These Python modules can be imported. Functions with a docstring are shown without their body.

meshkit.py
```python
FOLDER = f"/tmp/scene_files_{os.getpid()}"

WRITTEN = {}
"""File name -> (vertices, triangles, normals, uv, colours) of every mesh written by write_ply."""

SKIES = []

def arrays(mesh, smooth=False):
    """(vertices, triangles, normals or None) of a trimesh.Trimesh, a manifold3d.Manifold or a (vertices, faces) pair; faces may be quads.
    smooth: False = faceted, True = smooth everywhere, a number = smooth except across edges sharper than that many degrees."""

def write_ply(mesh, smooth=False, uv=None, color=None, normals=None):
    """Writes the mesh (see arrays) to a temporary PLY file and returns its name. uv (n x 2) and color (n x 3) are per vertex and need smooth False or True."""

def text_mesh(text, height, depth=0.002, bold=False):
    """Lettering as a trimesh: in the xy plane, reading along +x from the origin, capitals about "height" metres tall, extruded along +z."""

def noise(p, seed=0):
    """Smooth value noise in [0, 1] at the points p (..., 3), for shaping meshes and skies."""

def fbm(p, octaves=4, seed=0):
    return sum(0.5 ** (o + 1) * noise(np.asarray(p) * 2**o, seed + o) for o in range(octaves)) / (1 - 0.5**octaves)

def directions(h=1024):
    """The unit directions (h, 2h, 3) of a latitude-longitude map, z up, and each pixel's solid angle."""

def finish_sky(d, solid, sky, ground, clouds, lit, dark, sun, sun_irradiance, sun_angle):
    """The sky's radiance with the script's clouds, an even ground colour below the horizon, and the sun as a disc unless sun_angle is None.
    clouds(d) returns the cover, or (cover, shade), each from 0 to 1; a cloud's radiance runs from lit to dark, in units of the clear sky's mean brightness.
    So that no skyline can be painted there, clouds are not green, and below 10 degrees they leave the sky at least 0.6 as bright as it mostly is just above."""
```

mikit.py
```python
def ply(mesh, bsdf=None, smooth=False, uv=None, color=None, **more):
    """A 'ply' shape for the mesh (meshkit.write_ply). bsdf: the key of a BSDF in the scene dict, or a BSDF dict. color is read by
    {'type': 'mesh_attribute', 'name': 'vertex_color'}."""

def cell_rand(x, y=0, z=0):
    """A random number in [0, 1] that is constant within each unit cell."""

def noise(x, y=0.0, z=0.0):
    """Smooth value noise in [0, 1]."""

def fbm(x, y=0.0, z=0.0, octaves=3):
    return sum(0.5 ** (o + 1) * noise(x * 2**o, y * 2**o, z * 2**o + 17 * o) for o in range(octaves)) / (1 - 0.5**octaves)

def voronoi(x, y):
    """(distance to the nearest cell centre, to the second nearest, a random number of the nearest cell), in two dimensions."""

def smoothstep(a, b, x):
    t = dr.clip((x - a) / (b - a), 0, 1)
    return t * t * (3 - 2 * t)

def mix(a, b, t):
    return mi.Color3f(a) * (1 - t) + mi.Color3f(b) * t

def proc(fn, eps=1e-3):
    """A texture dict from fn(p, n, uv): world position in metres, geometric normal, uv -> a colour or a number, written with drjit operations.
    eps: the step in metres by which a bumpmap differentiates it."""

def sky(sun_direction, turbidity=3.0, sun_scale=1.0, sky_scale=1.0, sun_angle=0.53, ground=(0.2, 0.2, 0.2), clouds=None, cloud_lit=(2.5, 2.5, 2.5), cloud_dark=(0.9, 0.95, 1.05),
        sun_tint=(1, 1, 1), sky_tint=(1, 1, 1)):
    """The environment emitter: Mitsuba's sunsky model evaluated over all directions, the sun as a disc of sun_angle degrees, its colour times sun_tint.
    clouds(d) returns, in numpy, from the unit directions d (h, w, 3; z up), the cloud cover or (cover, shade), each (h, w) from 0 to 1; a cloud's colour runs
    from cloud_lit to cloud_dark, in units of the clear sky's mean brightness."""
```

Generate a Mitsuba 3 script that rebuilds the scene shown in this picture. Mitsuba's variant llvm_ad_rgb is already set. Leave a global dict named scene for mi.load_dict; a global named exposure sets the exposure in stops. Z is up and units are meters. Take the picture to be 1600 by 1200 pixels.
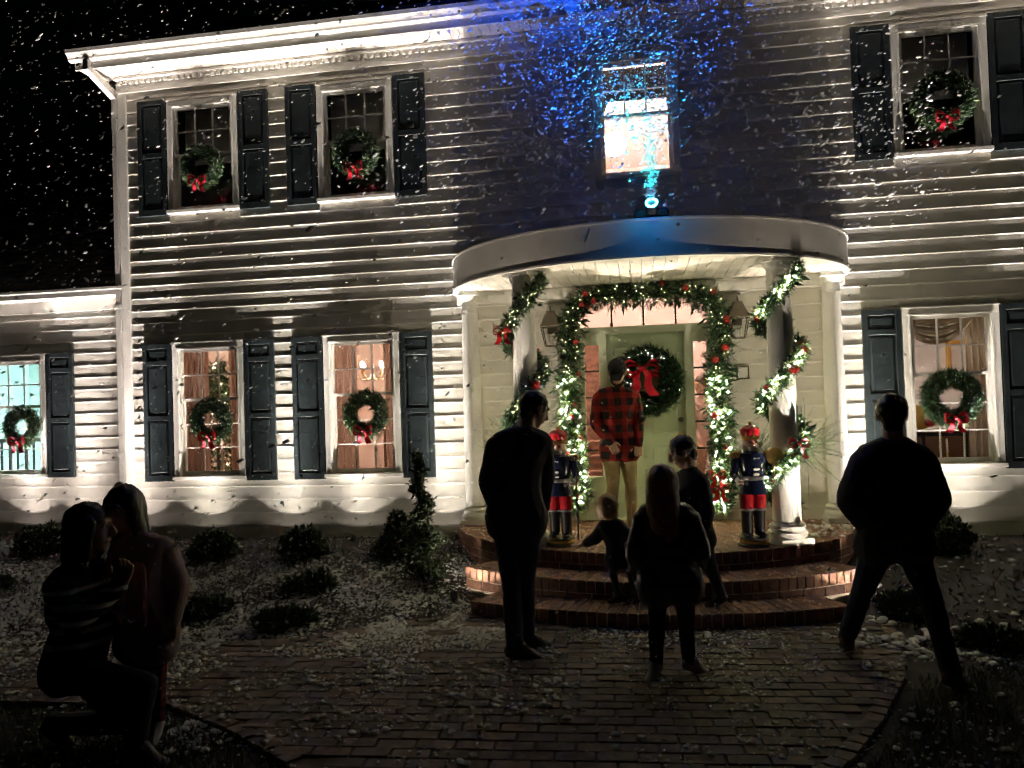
import math, random
import numpy as np, trimesh, manifold3d as m3, mitsuba as mi, drjit as dr, mikit, meshkit
from mikit import proc, fbm, noise, mix, smoothstep
from shapely import box as sbox, Polygon, Point, contains_xy
from shapely.ops import unary_union

T = mi.ScalarTransform4f
scene, labels = {}, {}

# ---------------------------------------------------------------- camera, sky, exposure
CAM = np.array([0.0, -8.4267, 1.754])
FWD, UP = np.array([-0.16350861, 0.98635699, 0.01910043]), np.array([0.03498318, -0.01355182, 0.99929601])
scene['camera'] = {'type': 'perspective', 'fov': 67.28, 'fov_axis': 'x', 'near_clip': 0.05, 'far_clip': 300.0,
                   'to_world': T().look_at(origin=CAM.tolist(), target=(CAM + FWD).tolist(), up=UP.tolist())}
exposure = 1.68
scene['sky'] = mikit.sky((0.3, -0.8, 0.06), turbidity=3, sun_scale=0.0, sky_scale=0.0012, sky_tint=(1, 1, 1.1))
scene['sky']['sampling_weight'] = 1.0

# ---------------------------------------------------------------- helpers
rng = np.random.default_rng(7)
R_ = np.array([.98654, .16353, 0]); F_ = np.array([-.16353, .98654, 0]); Z_ = np.array([0, 0, 1.0])
used = {}


def key_for(name):
    n = used.get(name, -1) + 1
    used[name] = n
    return name if n == 0 else f'{name}_{n:03d}'


def obj(name, mesh, bsdf, parent=None, smooth=False, **more):
    k = key_for((parent + '__' if parent else '') + name)
    scene[k] = mikit.ply(mesh, bsdf, smooth=smooth, **more)
    return k


def put(name, plyd, parent=None, to=None):
    k = key_for((parent + '__' if parent else '') + name)
    d = dict(plyd)
    if to is not None:
        d['to_world'] = to
    scene[k] = d
    return k


def tag(k, label, cat=None, group=None, kind=None):
    d = {'label': label} if label else {}
    if cat: d['category'] = cat
    if group: d['group'] = group
    if kind: d['kind'] = kind
    labels[k] = d
    return k


def thing(name, label, cat, group=None):
    return tag(key_for(name), label, cat, group)


BV = np.array([[x, y, z] for x in (0, 1) for y in (0, 1) for z in (0, 1)], float)
BF = np.array([[0, 1, 3], [0, 3, 2], [4, 6, 7], [4, 7, 5], [0, 4, 5], [0, 5, 1], [2, 3, 7], [2, 7, 6], [0, 2, 6], [0, 6, 4], [1, 5, 7], [1, 7, 3]])


def tm(v, f): return trimesh.Trimesh(np.asarray(v, float), np.asarray(f), process=False)
def bx(x0, x1, y0, y1, z0, z1): return tm(BV * [x1 - x0, y1 - y0, z1 - z0] + [x0, y0, z0], BF)
def hexa(c): return tm(np.asarray(c, float), BF)      # 8 corners in BV order
def cat(*ms): return trimesh.util.concatenate([m for m in ms])


def bev(x0, x1, y0, y1, z0, z1, b=.006):
    """box with chamfered edges"""
    p = []
    for sx, sy, sz in [(a, c, d) for a in (0, 1) for c in (0, 1) for d in (0, 1)]:
        X, Y, Z = (x0, x1)[sx], (y0, y1)[sy], (z0, z1)[sz]
        dx, dy, dz = (b if sx == 0 else -b), (b if sy == 0 else -b), (b if sz == 0 else -b)
        p += [(X + dx, Y + dy, Z), (X + dx, Y, Z + dz), (X, Y + dy, Z + dz)]
    return hull(p)


def hull(pts):
    return m2t(m3.Manifold.hull_points(np.asarray(pts, float)))


def m2t(M):
    m = M.to_mesh()
    return tm(np.array(m.vert_properties[:, :3]), np.array(m.tri_verts))


def revolve(prof, n=32):
    """prof [(r,z)]"""
    return trimesh.creation.revolve(np.array(prof, float), sections=n)


def prism(poly, y0, y1):
    """polygon in x,z extruded from y0 to y1"""
    m = trimesh.creation.extrude_polygon(poly, y1 - y0, engine='earcut')
    v = m.vertices.copy()
    out = np.stack([v[:, 0], y1 - v[:, 2], v[:, 1]], 1)
    return tm(out, m.faces)


def tube(pts, r, n=8):
    pts = np.asarray(pts, float)
    r = np.broadcast_to(r, (len(pts),))
    t = np.gradient(pts, axis=0); t /= np.linalg.norm(t, axis=1, keepdims=True) + 1e-12
    ref = np.where(np.abs(t[:, 2:]) < .9, [0, 0, 1.], [1., 0, 0])
    a = np.cross(t, ref); a /= np.linalg.norm(a, axis=1, keepdims=True)
    b = np.cross(t, a)
    an = np.arange(n) * 2 * np.pi / n
    v = pts[:, None] + r[:, None, None] * (np.cos(an)[None, :, None] * a[:, None] + np.sin(an)[None, :, None] * b[:, None])
    V = np.vstack([v.reshape(-1, 3), pts[:1], pts[-1:]])
    f = []
    for i in range(len(pts) - 1):
        for j in range(n):
            q = [i * n + j, i * n + (j + 1) % n, (i + 1) * n + (j + 1) % n, (i + 1) * n + j]
            f += [[q[0], q[2], q[1]], [q[0], q[3], q[2]]]
    c0, c1 = len(pts) * n, len(pts) * n + 1
    for j in range(n):
        f += [[c0, j, (j + 1) % n], [c1, (len(pts) - 1) * n + (j + 1) % n, (len(pts) - 1) * n + j]]
    return tm(V, f)


def strip(pts, wdir, w):
    """ribbon along pts, width w along wdir (arrays or constant)"""
    pts = np.asarray(pts, float); wdir = np.broadcast_to(np.asarray(wdir, float), pts.shape)
    w = np.broadcast_to(w, (len(pts),))[:, None]
    V = np.stack([pts - wdir * w / 2, pts + wdir * w / 2], 1).reshape(-1, 3)
    f = []
    for i in range(len(pts) - 1):
        f += [[2 * i, 2 * i + 1, 2 * i + 3], [2 * i, 2 * i + 3, 2 * i + 2]]
    return tm(V, f)


ICO = {s: trimesh.creation.icosphere(subdivisions=s) for s in (0, 1, 2, 3)}


def ball(c, r, s=2):
    m = ICO[s]
    return tm(m.vertices * np.asarray(r, float) + np.asarray(c, float), m.faces)


def scatter(base_v, base_f, pos, mats):
    """copies of a base mesh under 3x3 matrices, one mesh"""
    V = np.einsum('kij,nj->kni', mats, base_v) + pos[:, None]
    Fc = base_f[None] + (np.arange(len(pos)) * len(base_v))[:, None, None]
    return tm(V.reshape(-1, 3), Fc.reshape(-1, 3))


def rand_rot(n, g):
    q = g.normal(size=(n, 4)); q /= np.linalg.norm(q, axis=1, keepdims=True)
    w, x, y, z = q.T
    return np.stack([1 - 2 * (y * y + z * z), 2 * (x * y - z * w), 2 * (x * z + y * w), 2 * (x * y + z * w), 1 - 2 * (x * x + z * z), 2 * (y * z - x * w),
                     2 * (x * z - y * w), 2 * (y * z + x * w), 1 - 2 * (x * x + y * y)], 1).reshape(-1, 3, 3)


def needles(pos, axis, n, L, w, spread, g, Ls=.35):
    """n thin leaf blades at each position, leaning about axis: (k,3),(k,3)"""
    k = len(pos)
    p = np.repeat(pos, n, 0); a = np.repeat(axis, n, 0)
    d = a + g.normal(size=(k * n, 3)) * spread
    d /= np.linalg.norm(d, axis=1, keepdims=True)
    l = L * (1 + Ls * g.normal(size=(k * n, 1))).clip(.3, 1.8)
    s = np.cross(d, g.normal(size=(k * n, 3))); s /= np.linalg.norm(s, axis=1, keepdims=True)
    p = p + g.normal(size=p.shape) * L * .18
    V = np.stack([p, p + d * l * .45 + s * w / 2, p + d * l, p + d * l * .45 - s * w / 2], 1).reshape(-1, 3)
    i = np.arange(k * n)[:, None] * 4
    f = np.vstack([i + [0, 1, 2], i + [0, 2, 3]])
    return tm(V, f)


# ---------------------------------------------------------------- materials
def mat(name, col, rough=.6, var=.12, scale=3.0, spec=.4, bump=0.0, bscale=40.0, metallic=0.0, two=True, tint=None, **kw):
    c = np.array(col, float); c2 = np.array(tint if tint is not None else c * (1 - var), float)

    def f(p, n, uv, c=c, c2=c2, s=scale):
        return mix(c.tolist(), c2.tolist(), smoothstep(.3, .75, fbm(p.x * s + 11.3, p.y * s + 4.1, p.z * s + 7.7, 4)))
    b = {'type': 'principled', 'base_color': proc(f) if var or tint is not None else {'type': 'rgb', 'value': c.tolist()}, 'roughness': rough, 'specular': spec, 'metallic': metallic, **kw}
    if bump:
        def h(p, n, uv, s=bscale): return fbm(p.x * s, p.y * s, p.z * s, 3)
        b = {'type': 'bumpmap', 'arbitrary': proc(h, eps=.25 / bscale), 'scale': bump, 'nested': b}
    scene[name] = {'type': 'twosided', 'bsdf': b} if two else b
    return name


def plain(name, col, rough=.6, spec=.4, **kw): return mat(name, col, rough, var=0, spec=spec, **kw)


mat('siding_paint', (.68, .65, .60), .55, tint=(.58, .55, .49), scale=1.7, bump=.002, bscale=25)
mat('trim_paint', (.78, .76, .72), .75, var=.12, scale=2.5, spec=.2)
mat('soffit_paint', (.68, .64, .59), .55, tint=(.52, .49, .44), scale=5)
mat('shutter_paint', (.018, .026, .030), .38, var=.3, scale=6, spec=.5)
mat('door_paint', (.52, .60, .45), .4, var=.08)
mat('door_trim_paint', (.55, .60, .47), .45, var=.08)
for i, c in enumerate([(.205, .10, .066), (.165, .078, .055), (.23, .12, .08), (.145, .078, .06)]):
    mat(f'step_brick_{i}', c, .85, var=.45, scale=22, bump=.003, bscale=60)
for i, c in enumerate([(.105, .072, .056), (.09, .066, .054), (.12, .078, .060), (.085, .067, .058)]):
    mat(f'paver_brick_{i}', c, .85, var=.5, scale=18, bump=.003, bscale=60)
mat('mortar', (.60, .53, .44), .95, var=.3, scale=20)
mat('paver_sand', (.05, .043, .036), .95, var=.4, scale=10)
mat('soil', (.016, .013, .010), .95, var=.5, scale=9, bump=.02, bscale=14)
mat('mulch_chip', (.034, .025, .018), .9, var=.6, scale=30)
mat('grass_blade', (.035, .05, .018), .8, var=.5, scale=4)
mat('foam', (.90, .90, .90), .9, var=0, spec=.1)
mat('needle_dark', (.022, .055, .026), .55, var=.5, scale=25, spec=.3)
mat('needle_mid', (.065, .125, .05), .55, var=.5, scale=25, spec=.3)
mat('needle_blue', (.05, .085, .06), .55, var=.5, scale=25, spec=.3)
mat('needle_pale', (.24, .29, .18), .6, var=.3, scale=25, spec=.3)
mat('boxwood_leaf', (.03, .048, .02), .6, var=.5, scale=14)
mat('tree_leaf', (.02, .025, .015), .8, var=.5, scale=3)
mat('bark', (.05, .04, .03), .9, var=.5, scale=10)
plain('red_ball', (.50, .02, .02), .16, spec=.8, clearcoat=.8)
plain('red_velvet', (.50, .008, .03), .75, sheen=.6)
plain('red_satin', (.55, .01, .02), .4)
plain('toy_yellow', (.75, .50, .10), .4)
plain('gold_metal', (.75, .48, .16), .25, metallic=1.0)
plain('brass', (.70, .50, .22), .3, metallic=1.0)
plain('dark_bronze', (.10, .085, .065), .4, metallic=.6)
plain('black_gloss', (.008, .008, .010), .12, spec=.6, clearcoat=.6)
plain('blue_gloss', (.015, .07, .30), .2, spec=.6)
plain('navy_gloss', (.006, .009, .026), .2, spec=.6)
plain('red_gloss', (.30, .010, .016), .22, spec=.6)
plain('white_gloss', (.75, .74, .70), .25)
plain('silver_gloss', (.7, .7, .7), .2, metallic=.9)
plain('black_plastic', (.012, .012, .014), .45)
plain('cord_white', (.62, .58, .48), .5)
mat('roof_shingle', (.045, .042, .04), .9, var=.5, scale=12)
mat('gutter_metal', (.72, .70, .66), .35, var=.06)
mat('skin', (.50, .32, .24), .5, var=.1)
plain('lip', (.35, .12, .10), .5)
plain('eye_white', (.6, .58, .55), .2)
plain('glass_edge', (.25, .25, .2), .1)
scene['window_glass'] = {'type': 'thindielectric'}


def cloth(name, c, var=.25, scale=8, rough=.85):
    return mat(name, c, rough, var=var, scale=scale, spec=.2, bump=.004, bscale=30)


# ---------------------------------------------------------------- the ground
X0 = .07
ZB = [.2098 + .1516 * k for k in range(60)]          # clapboard courses


def gz(x, y):
    s = np.clip((np.asarray(y) + 2.9) / 2.5, 0, 1); s = s * s * (3 - 2 * s)
    m = np.clip((np.abs(np.asarray(x) - X0) - 1.35) / .55, 0, 1); m = m * m * (3 - 2 * m)
    return -.03 + .262 * s * m


def ground_mesh():
    xs = np.r_[np.linspace(-120, -14, 14), np.linspace(-13, 9, 150), np.linspace(10, 120, 14)]
    ys = np.r_[np.linspace(-60, -8, 12), np.linspace(-7, .2, 80), np.linspace(.5, 120, 14)]
    X, Y = np.meshgrid(xs, ys, indexing='ij')
    Z = gz(X, Y) + np.where((Y > -8) & (Y < 0), .018 * (meshkit.fbm(np.stack([X * 3, Y * 3, 0 * X], -1)) - .5), 0) * np.clip((np.abs(X - X0) - 1.8) * 2, 0, 1)
    n, m = X.shape
    i = np.arange(n * m).reshape(n, m)
    q = np.stack([i[:-1, :-1], i[1:, :-1], i[1:, 1:], i[:-1, 1:]], -1).reshape(-1, 4)
    return tm(np.stack([X, Y, Z], -1).reshape(-1, 3), np.vstack([q[:, [0, 1, 2]], q[:, [0, 2, 3]]]))


tag(obj('ground', ground_mesh(), 'soil', smooth=True), 'dark bare soil of the front beds and lawn', kind='structure')

# brick path: outline in plan
PATH = Polygon([(-9.5, -3.16), (-5, -3.13), (-3.4, -3.10), (-2.68, -2.95), (-2.24, -2.64), (-1.62, -2.25), (-1.3, -1.9), (1.45, -1.9), (1.79, -2.33), (1.73, -2.72),
                (1.53, -3.42), (1.2, -4.1), (.96, -4.51), (.79, -4.75), (.7, -7.0), (-1.3, -7.0), (-1.55, -5.2), (-1.76, -4.87), (-2.3, -4.5), (-2.85, -4.21), (-3.95, -4.25), (-9.5, -4.3)])
STEP = Polygon([(X0 + 3.1 * math.cos(t), -2.54 * math.sin(t)) for t in np.radians(np.linspace(63, 118, 40))] + [(-1.3, -1.0), (1.4, -1.0)])
path = obj('path', bx(0, 1, 0, 1, 0, 1), 'paver_sand')
pb = trimesh.creation.extrude_polygon(PATH, .055, engine='earcut'); pb.apply_translation([0, 0, -.066])
scene[path] = mikit.ply(pb, 'paver_sand')
tag(path, 'brown brick path scattered with foam snow', kind='structure')
bricks = []
inner = PATH.buffer(-.115); area = PATH.difference(STEP.buffer(-.05))
inner3 = inner.buffer(.03)
rot = math.radians(3.0); ca, sa = math.cos(rot), math.sin(rot)
L, W = .2, .1


def paver(cx, cy, l, w, ang, g):
    c, s = math.cos(ang), math.sin(ang)
    t = g.normal(size=3) * [.0018, .006, .006]
    b = .006
    v = []
    for (u, vv, top) in [(x, y, z) for x in (-1, 1) for y in (-1, 1) for z in (0, 1)]:
        k = 1 if not top else 1 - 2 * b / w
        lu, lv = u * (l / 2 - (b if top else 0)), vv * (w / 2 - (b if top else 0))
        v.append((cx + lu * c - lv * s, cy + lu * s + lv * c, -.06 if not top else .0 + t[0] + lu * t[1] + lv * t[2]))
    return hexa(v)


g = np.random.default_rng(3)
for r in range(-90, 60):
    for q in range(-60, 30):
        u, v = (q + .5 * (r % 2)) * (L + .005), r * (W + .005)
        x, y = u * ca - v * sa, u * sa + v * ca
        if -9 < x < 2.2 and -6.7 < y < -1.9:
            if contains_xy(inner3, x, y) and contains_xy(area, x, y):
                bricks.append((x, y, L, W, rot))
# edging course along the outline
ring = np.array(PATH.exterior.coords)
seg = np.linalg.norm(np.diff(ring, axis=0), axis=1); cum = np.r_[0, np.cumsum(seg)]
for s in np.arange(0, cum[-1], .108):
    i = min(np.searchsorted(cum, s, side='right') - 1, len(seg) - 1)
    p = ring[i] + (ring[i + 1] - ring[i]) * (s - cum[i]) / seg[i]
    d = (ring[i + 1] - ring[i]) / seg[i]; nrm = np.array([-d[1], d[0]])
    c = p + nrm * .05
    if not PATH.contains(Point(*c)): c = p - nrm * .05
    if -9 < c[0] < 2.2 and -6.7 < c[1] < -2.0 and area.contains(Point(*c)):
        bricks.append((c[0], c[1], .1, .1, math.atan2(d[1], d[0])))


def vis(x, y, z, m=0.02):
    d = np.array([x, y, z]) - CAM
    zc = d @ FWD
    if zc < .3: return 0
    rr = np.cross(FWD, UP)
    u, v = d @ rr / zc, d @ UP / zc
    return (1 / zc if abs(u) < .6656 + m and abs(v) < .4992 + m else 0)


def seen(x, y, m):
    d = np.stack([x, y, 0 * x], -1) - CAM
    zc = d @ FWD; rr = np.cross(FWD, UP)
    return (zc > .3) & (np.abs(d @ rr) < (.6656 + m) * zc) & (np.abs(d @ UP) < (.4992 + m) * zc)


bricks.sort(key=lambda b: -vis(b[0], b[1], 0))
for i, b in enumerate(bricks[:300]):
    obj('brick', paver(*b, g), f'paver_brick_{g.integers(4)}', path)
for j in range(4):
    k = obj('small_bricks', cat(*[paver(*b, g) for b in bricks[300 + j::4]]), f'paver_brick_{j}', path)
    tag(k, 'far courses of small brown path bricks', kind='stuff')

# ---------------------------------------------------------------- the house: walls
house = thing('house', 'white two storey clapboard house with black shutters and lit doorway', 'house')
WX = [(-5.4905, -4.582), (-3.586, -2.678), (2.664, 3.5725)]     # window trims
UZ, LZ = (4.093, 5.452), (.917, 2.539)
CW = (-.395, .514)
wins = [(x0, x1, *LZ) for x0, x1 in WX] + [(x0, x1, *UZ) for x0, x1 in WX] + [(*CW, *UZ)]
DOOR = (-.70, .83, .36, 2.90)
YW = .10                                                        # wall thickness behind the boards
wall_poly = sbox(-6.12, -.2, 8.6, 5.95).difference(unary_union([sbox(a + .05, c, b - .05, d) for a, b, c, d in wins] + [sbox(DOOR[0] + .04, DOOR[2], DOOR[1] - .04, DOOR[3] - .04)]))
wall = obj('wall', prism(wall_poly, 0.0, YW), 'siding_paint', house)
PROF = [(-.003, .0), (-.0050, .0), (-.0160, .0115), (-.0166, .016), (-.0098, .040), (-.0082, .080), (-.0066, .1530), (-.0015, .1530), (-.0015, .0)]


def board(x0, x1, z0, yoff=0.0, h=None, seed=0):
    pr = np.array(PROF)
    if h is not None: pr = np.array([(a, min(b, h)) for a, b in pr])
    n = len(pr); k = max(2, int((x1 - x0) / .35) + 1)
    xs = np.linspace(x0, x1, k)
    wob = (meshkit.noise(np.stack([xs * 1.3, np.full(k, z0 * 9.7), np.full(k, seed)], -1)) - .5) * .0014
    V = np.array([[x, yoff + y + w * (y < -.003), z0 + z + w * .4 * (z < .1)] for x, w in zip(xs, wob) for y, z in pr])
    f = []
    for i in range(k - 1):
        for j in range(n):
            a, b, c, d = i * n + j, i * n + (j + 1) % n, (i + 1) * n + (j + 1) % n, (i + 1) * n + j
            f += [[a, b, c], [a, c, d]]
    for j in range(1, n - 1):
        f += [[0, j + 1, j], [(k - 1) * n, (k - 1) * n + j, (k - 1) * n + j + 1]]
    return tm(V, f)


def courses(x0, x1, z_lo, z_hi, holes, parent, yoff=0.0):
    g = np.random.default_rng(int((x0 + 20) * 10))
    for k, z in enumerate(ZB):
        if z < z_lo - .01 or z > z_hi: continue
        cuts = sorted((max(a, x0), min(b, x1)) for a, b, c, d in holes if c < z + .10 and d > z + .05)
        spans, at = [], x0
        for a, b in cuts:
            if a > at + .02: spans.append((at, a))
            at = max(at, b)
        if at < x1 - .02: spans.append((at, x1))
        for a, b in spans:
            if b - a > 4.6 or (b - a > 2.2 and g.random() < .4):
                j = a + (b - a) * g.uniform(.3, .7); parts = [(a, j - .0012), (j + .0012, b)]
            else: parts = [(a, b)]
            for p0, p1 in parts:
                obj('clapboard', board(p0, p1, z, yoff, min(.153, z_hi + .0 - z + .02), g.integers(99)), 'siding_paint', parent, smooth=25)


courses(-6.03, 5.6, .2, 5.62, wins + [DOOR], wall)
obj('corner_board', bev(-6.145, -6.03, -.034, .12, .18, 5.64), 'trim_paint', house)
obj('foundation', bx(-6.12, 8.6, .002, .1, -.3, .2), 'mortar', house)
# gable side wall and body
obj('side_wall', bx(-6.13, -6.02, .12, 8.5, -.2, 5.95), 'siding_paint', house)
# cornice
EX0, EX1 = -6.41, 8.6
ZS = 5.79
obj('frieze', cat(bx(-6.15, EX1, -.045, 0, 5.635, 5.79), bev(-6.15, EX1, -.058, -.045, 5.60, 5.635, .004)), 'trim_paint', house)
dz0, dz1 = 5.70, 5.745
dent = cat(*[bx(x, x + .038, -.085, -.046, dz0, dz1) for x in np.arange(-6.10, 6.0, .076)])
tag(obj('dentil_band', dent, 'trim_paint', house), 'row of small white dentil blocks under the eave', kind='stuff')
obj('bed_mould', bev(-6.15, EX1, -.10, -.046, 5.752, ZS, .006), 'trim_paint', house)
sof = obj('soffit', bx(EX0, EX1, -.37, .3, ZS + .03, ZS + .045), 'soffit_paint', house)
for x in np.arange(EX0 + .0, 6.2, .112):
    obj('soffit_board', bev(x + .0015, min(x + .1105, EX1), -.365, -.0, ZS + .004, ZS + .028, .004), 'soffit_paint', sof)
obj('fascia', cat(bx(EX0 - .01, EX1, -.395, -.368, ZS - .012, ZS + .14)), 'trim_paint', house)
gp = [(-.397, ZS + .07), (-.43, ZS + .07), (-.455, ZS + .085), (-.46, ZS + .105), (-.475, ZS + .125), (-.50, ZS + .15), (-.505, ZS + .19), (-.495, ZS + .19), (-.49, ZS + .155), (-.40, ZS + .10), (-.397, ZS + .10)]
gut = prism(Polygon([(a, b) for a, b in gp]), 0, 1)
v = gut.vertices.copy(); gut = tm(np.stack([EX0 - .05 + (1 - v[:, 1]) * (EX1 - EX0 + .05), v[:, 0], v[:, 2]], 1), gut.faces)
gut.fix_normals()
obj('gutter', gut, 'gutter_metal', house)
# downspout at the corner: outlet under the gutter, offset back to the wall, pipe down
dsp = cat(bev(-6.26, -6.185, -.475, -.405, 5.74, 5.865, .01), hexa([(-6.26, -.475, 5.74), (-6.26, -.0, 5.57), (-6.26, -.405, 5.80), (-6.26, .07, 5.65), (-6.185, -.475, 5.74), (-6.185, -.0, 5.57), (-6.185, -.405, 5.80), (-6.185, .07, 5.65)]),
          bev(-6.262, -6.183, .005, .075, .25, 5.64, .012), bev(-6.27, -6.175, .0, .08, 3.0, 3.06, .006), bev(-6.27, -6.175, .0, .08, 1.2, 1.26, .006))
obj('downspout', dsp, 'gutter_metal', house)
# main roof slope
rf = prism(Polygon([(-.49, ZS + .18), (4.3, 8.6), (4.3, 8.75), (-.49, ZS + .24)]), 0, 1)
v = rf.vertices.copy(); rf = tm(np.stack([EX0 + (1 - v[:, 1]) * (EX1 - EX0), v[:, 0], v[:, 2]], 1), rf.faces); rf.fix_normals()
obj('roof', rf, 'roof_shingle', house)

# ---------------------------------------------------------------- windows, shutters
def window(x0, x1, z0, z1, rows, yoff=0.0, parent=house, cols=3, low=None):
    fw, sill = .075, .045
    y = yoff
    case = cat(bev(x0, x0 + fw, y - .045, y + .05, z0 + sill, z1 - fw, .004), bev(x1 - fw, x1, y - .045, y + .05, z0 + sill, z1 - fw, .004), bev(x0, x1, y - .046, y + .05, z1 - fw, z1, .004),
               bev(x0 + fw - .02, x0 + fw, y - .054, y - .044, z0 + sill, z1 - fw, .003), bev(x1 - fw, x1 - fw + .02, y - .054, y - .044, z0 + sill, z1 - fw, .003), bev(x0 + fw - .02, x1 - fw + .02, y - .054, y - .045, z1 - fw, z1 - fw + .02, .003),
               bev(x0 - .01, x1 + .01, y - .052, y - .002, z1, z1 + .016, .004))
    w = obj('window', case, 'trim_paint', parent)
    obj('sill', bev(x0 - .012, x1 + .012, y - .075, y + .05, z0, z0 + sill - .001, .006), 'trim_paint', w)
    a, b, c, d = x0 + fw, x1 - fw, z0 + sill, z1 - fw
    mid = c + (d - c) * (rows[1] / (rows[0] + rows[1])) if rows[0] != rows[1] else c + (d - c) * .53
    for (s0, s1, n, yy) in ((mid - .018, d, rows[0], y + .012), (c, mid + .018, rows[1], y + .042)):
        st, bt = .038, (.05 if s0 == c else .034)
        obj('sash', cat(bx(a, a + st, yy - .02, yy + .015, s0, s1), bx(b - st, b, yy - .02, yy + .015, s0, s1), bx(a + st, b - st, yy - .0205, yy + .0155, s0, s0 + bt), bx(a + st, b - st, yy - .0205, yy + .0155, s1 - .034, s1)), 'trim_paint', w)
        ga, gb, gc, gd = a + st, b - st, s0 + bt, s1 - .034
        m = .016
        if low and s0 == c: n, cols = low
        for i in range(1, cols):
            x = ga + (gb - ga) * i / cols
            obj('muntin', bev(x - m / 2, x + m / 2, yy - .012, yy + .012, gc, gd, .003), 'trim_paint', w)
        for j in range(1, n):
            z = gc + (gd - gc) * j / n
            obj('muntin', bev(ga, gb, yy - .0135, yy + .0135, z - m / 2, z + m / 2, .003), 'trim_paint', w)
        for i in range(cols):
            for j in range(n):
                xa, xb = ga + (gb - ga) * i / cols, ga + (gb - ga) * (i + 1) / cols
                za, zb = gc + (gd - gc) * j / n, gc + (gd - gc) * (j + 1) / n
                obj('pane', tm([(xa, yy, za), (xb, yy, za), (xb, yy, zb), (xa, yy, zb)], [[0, 1, 2], [0, 2, 3]]), 'window_glass', w)
    return w


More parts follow.
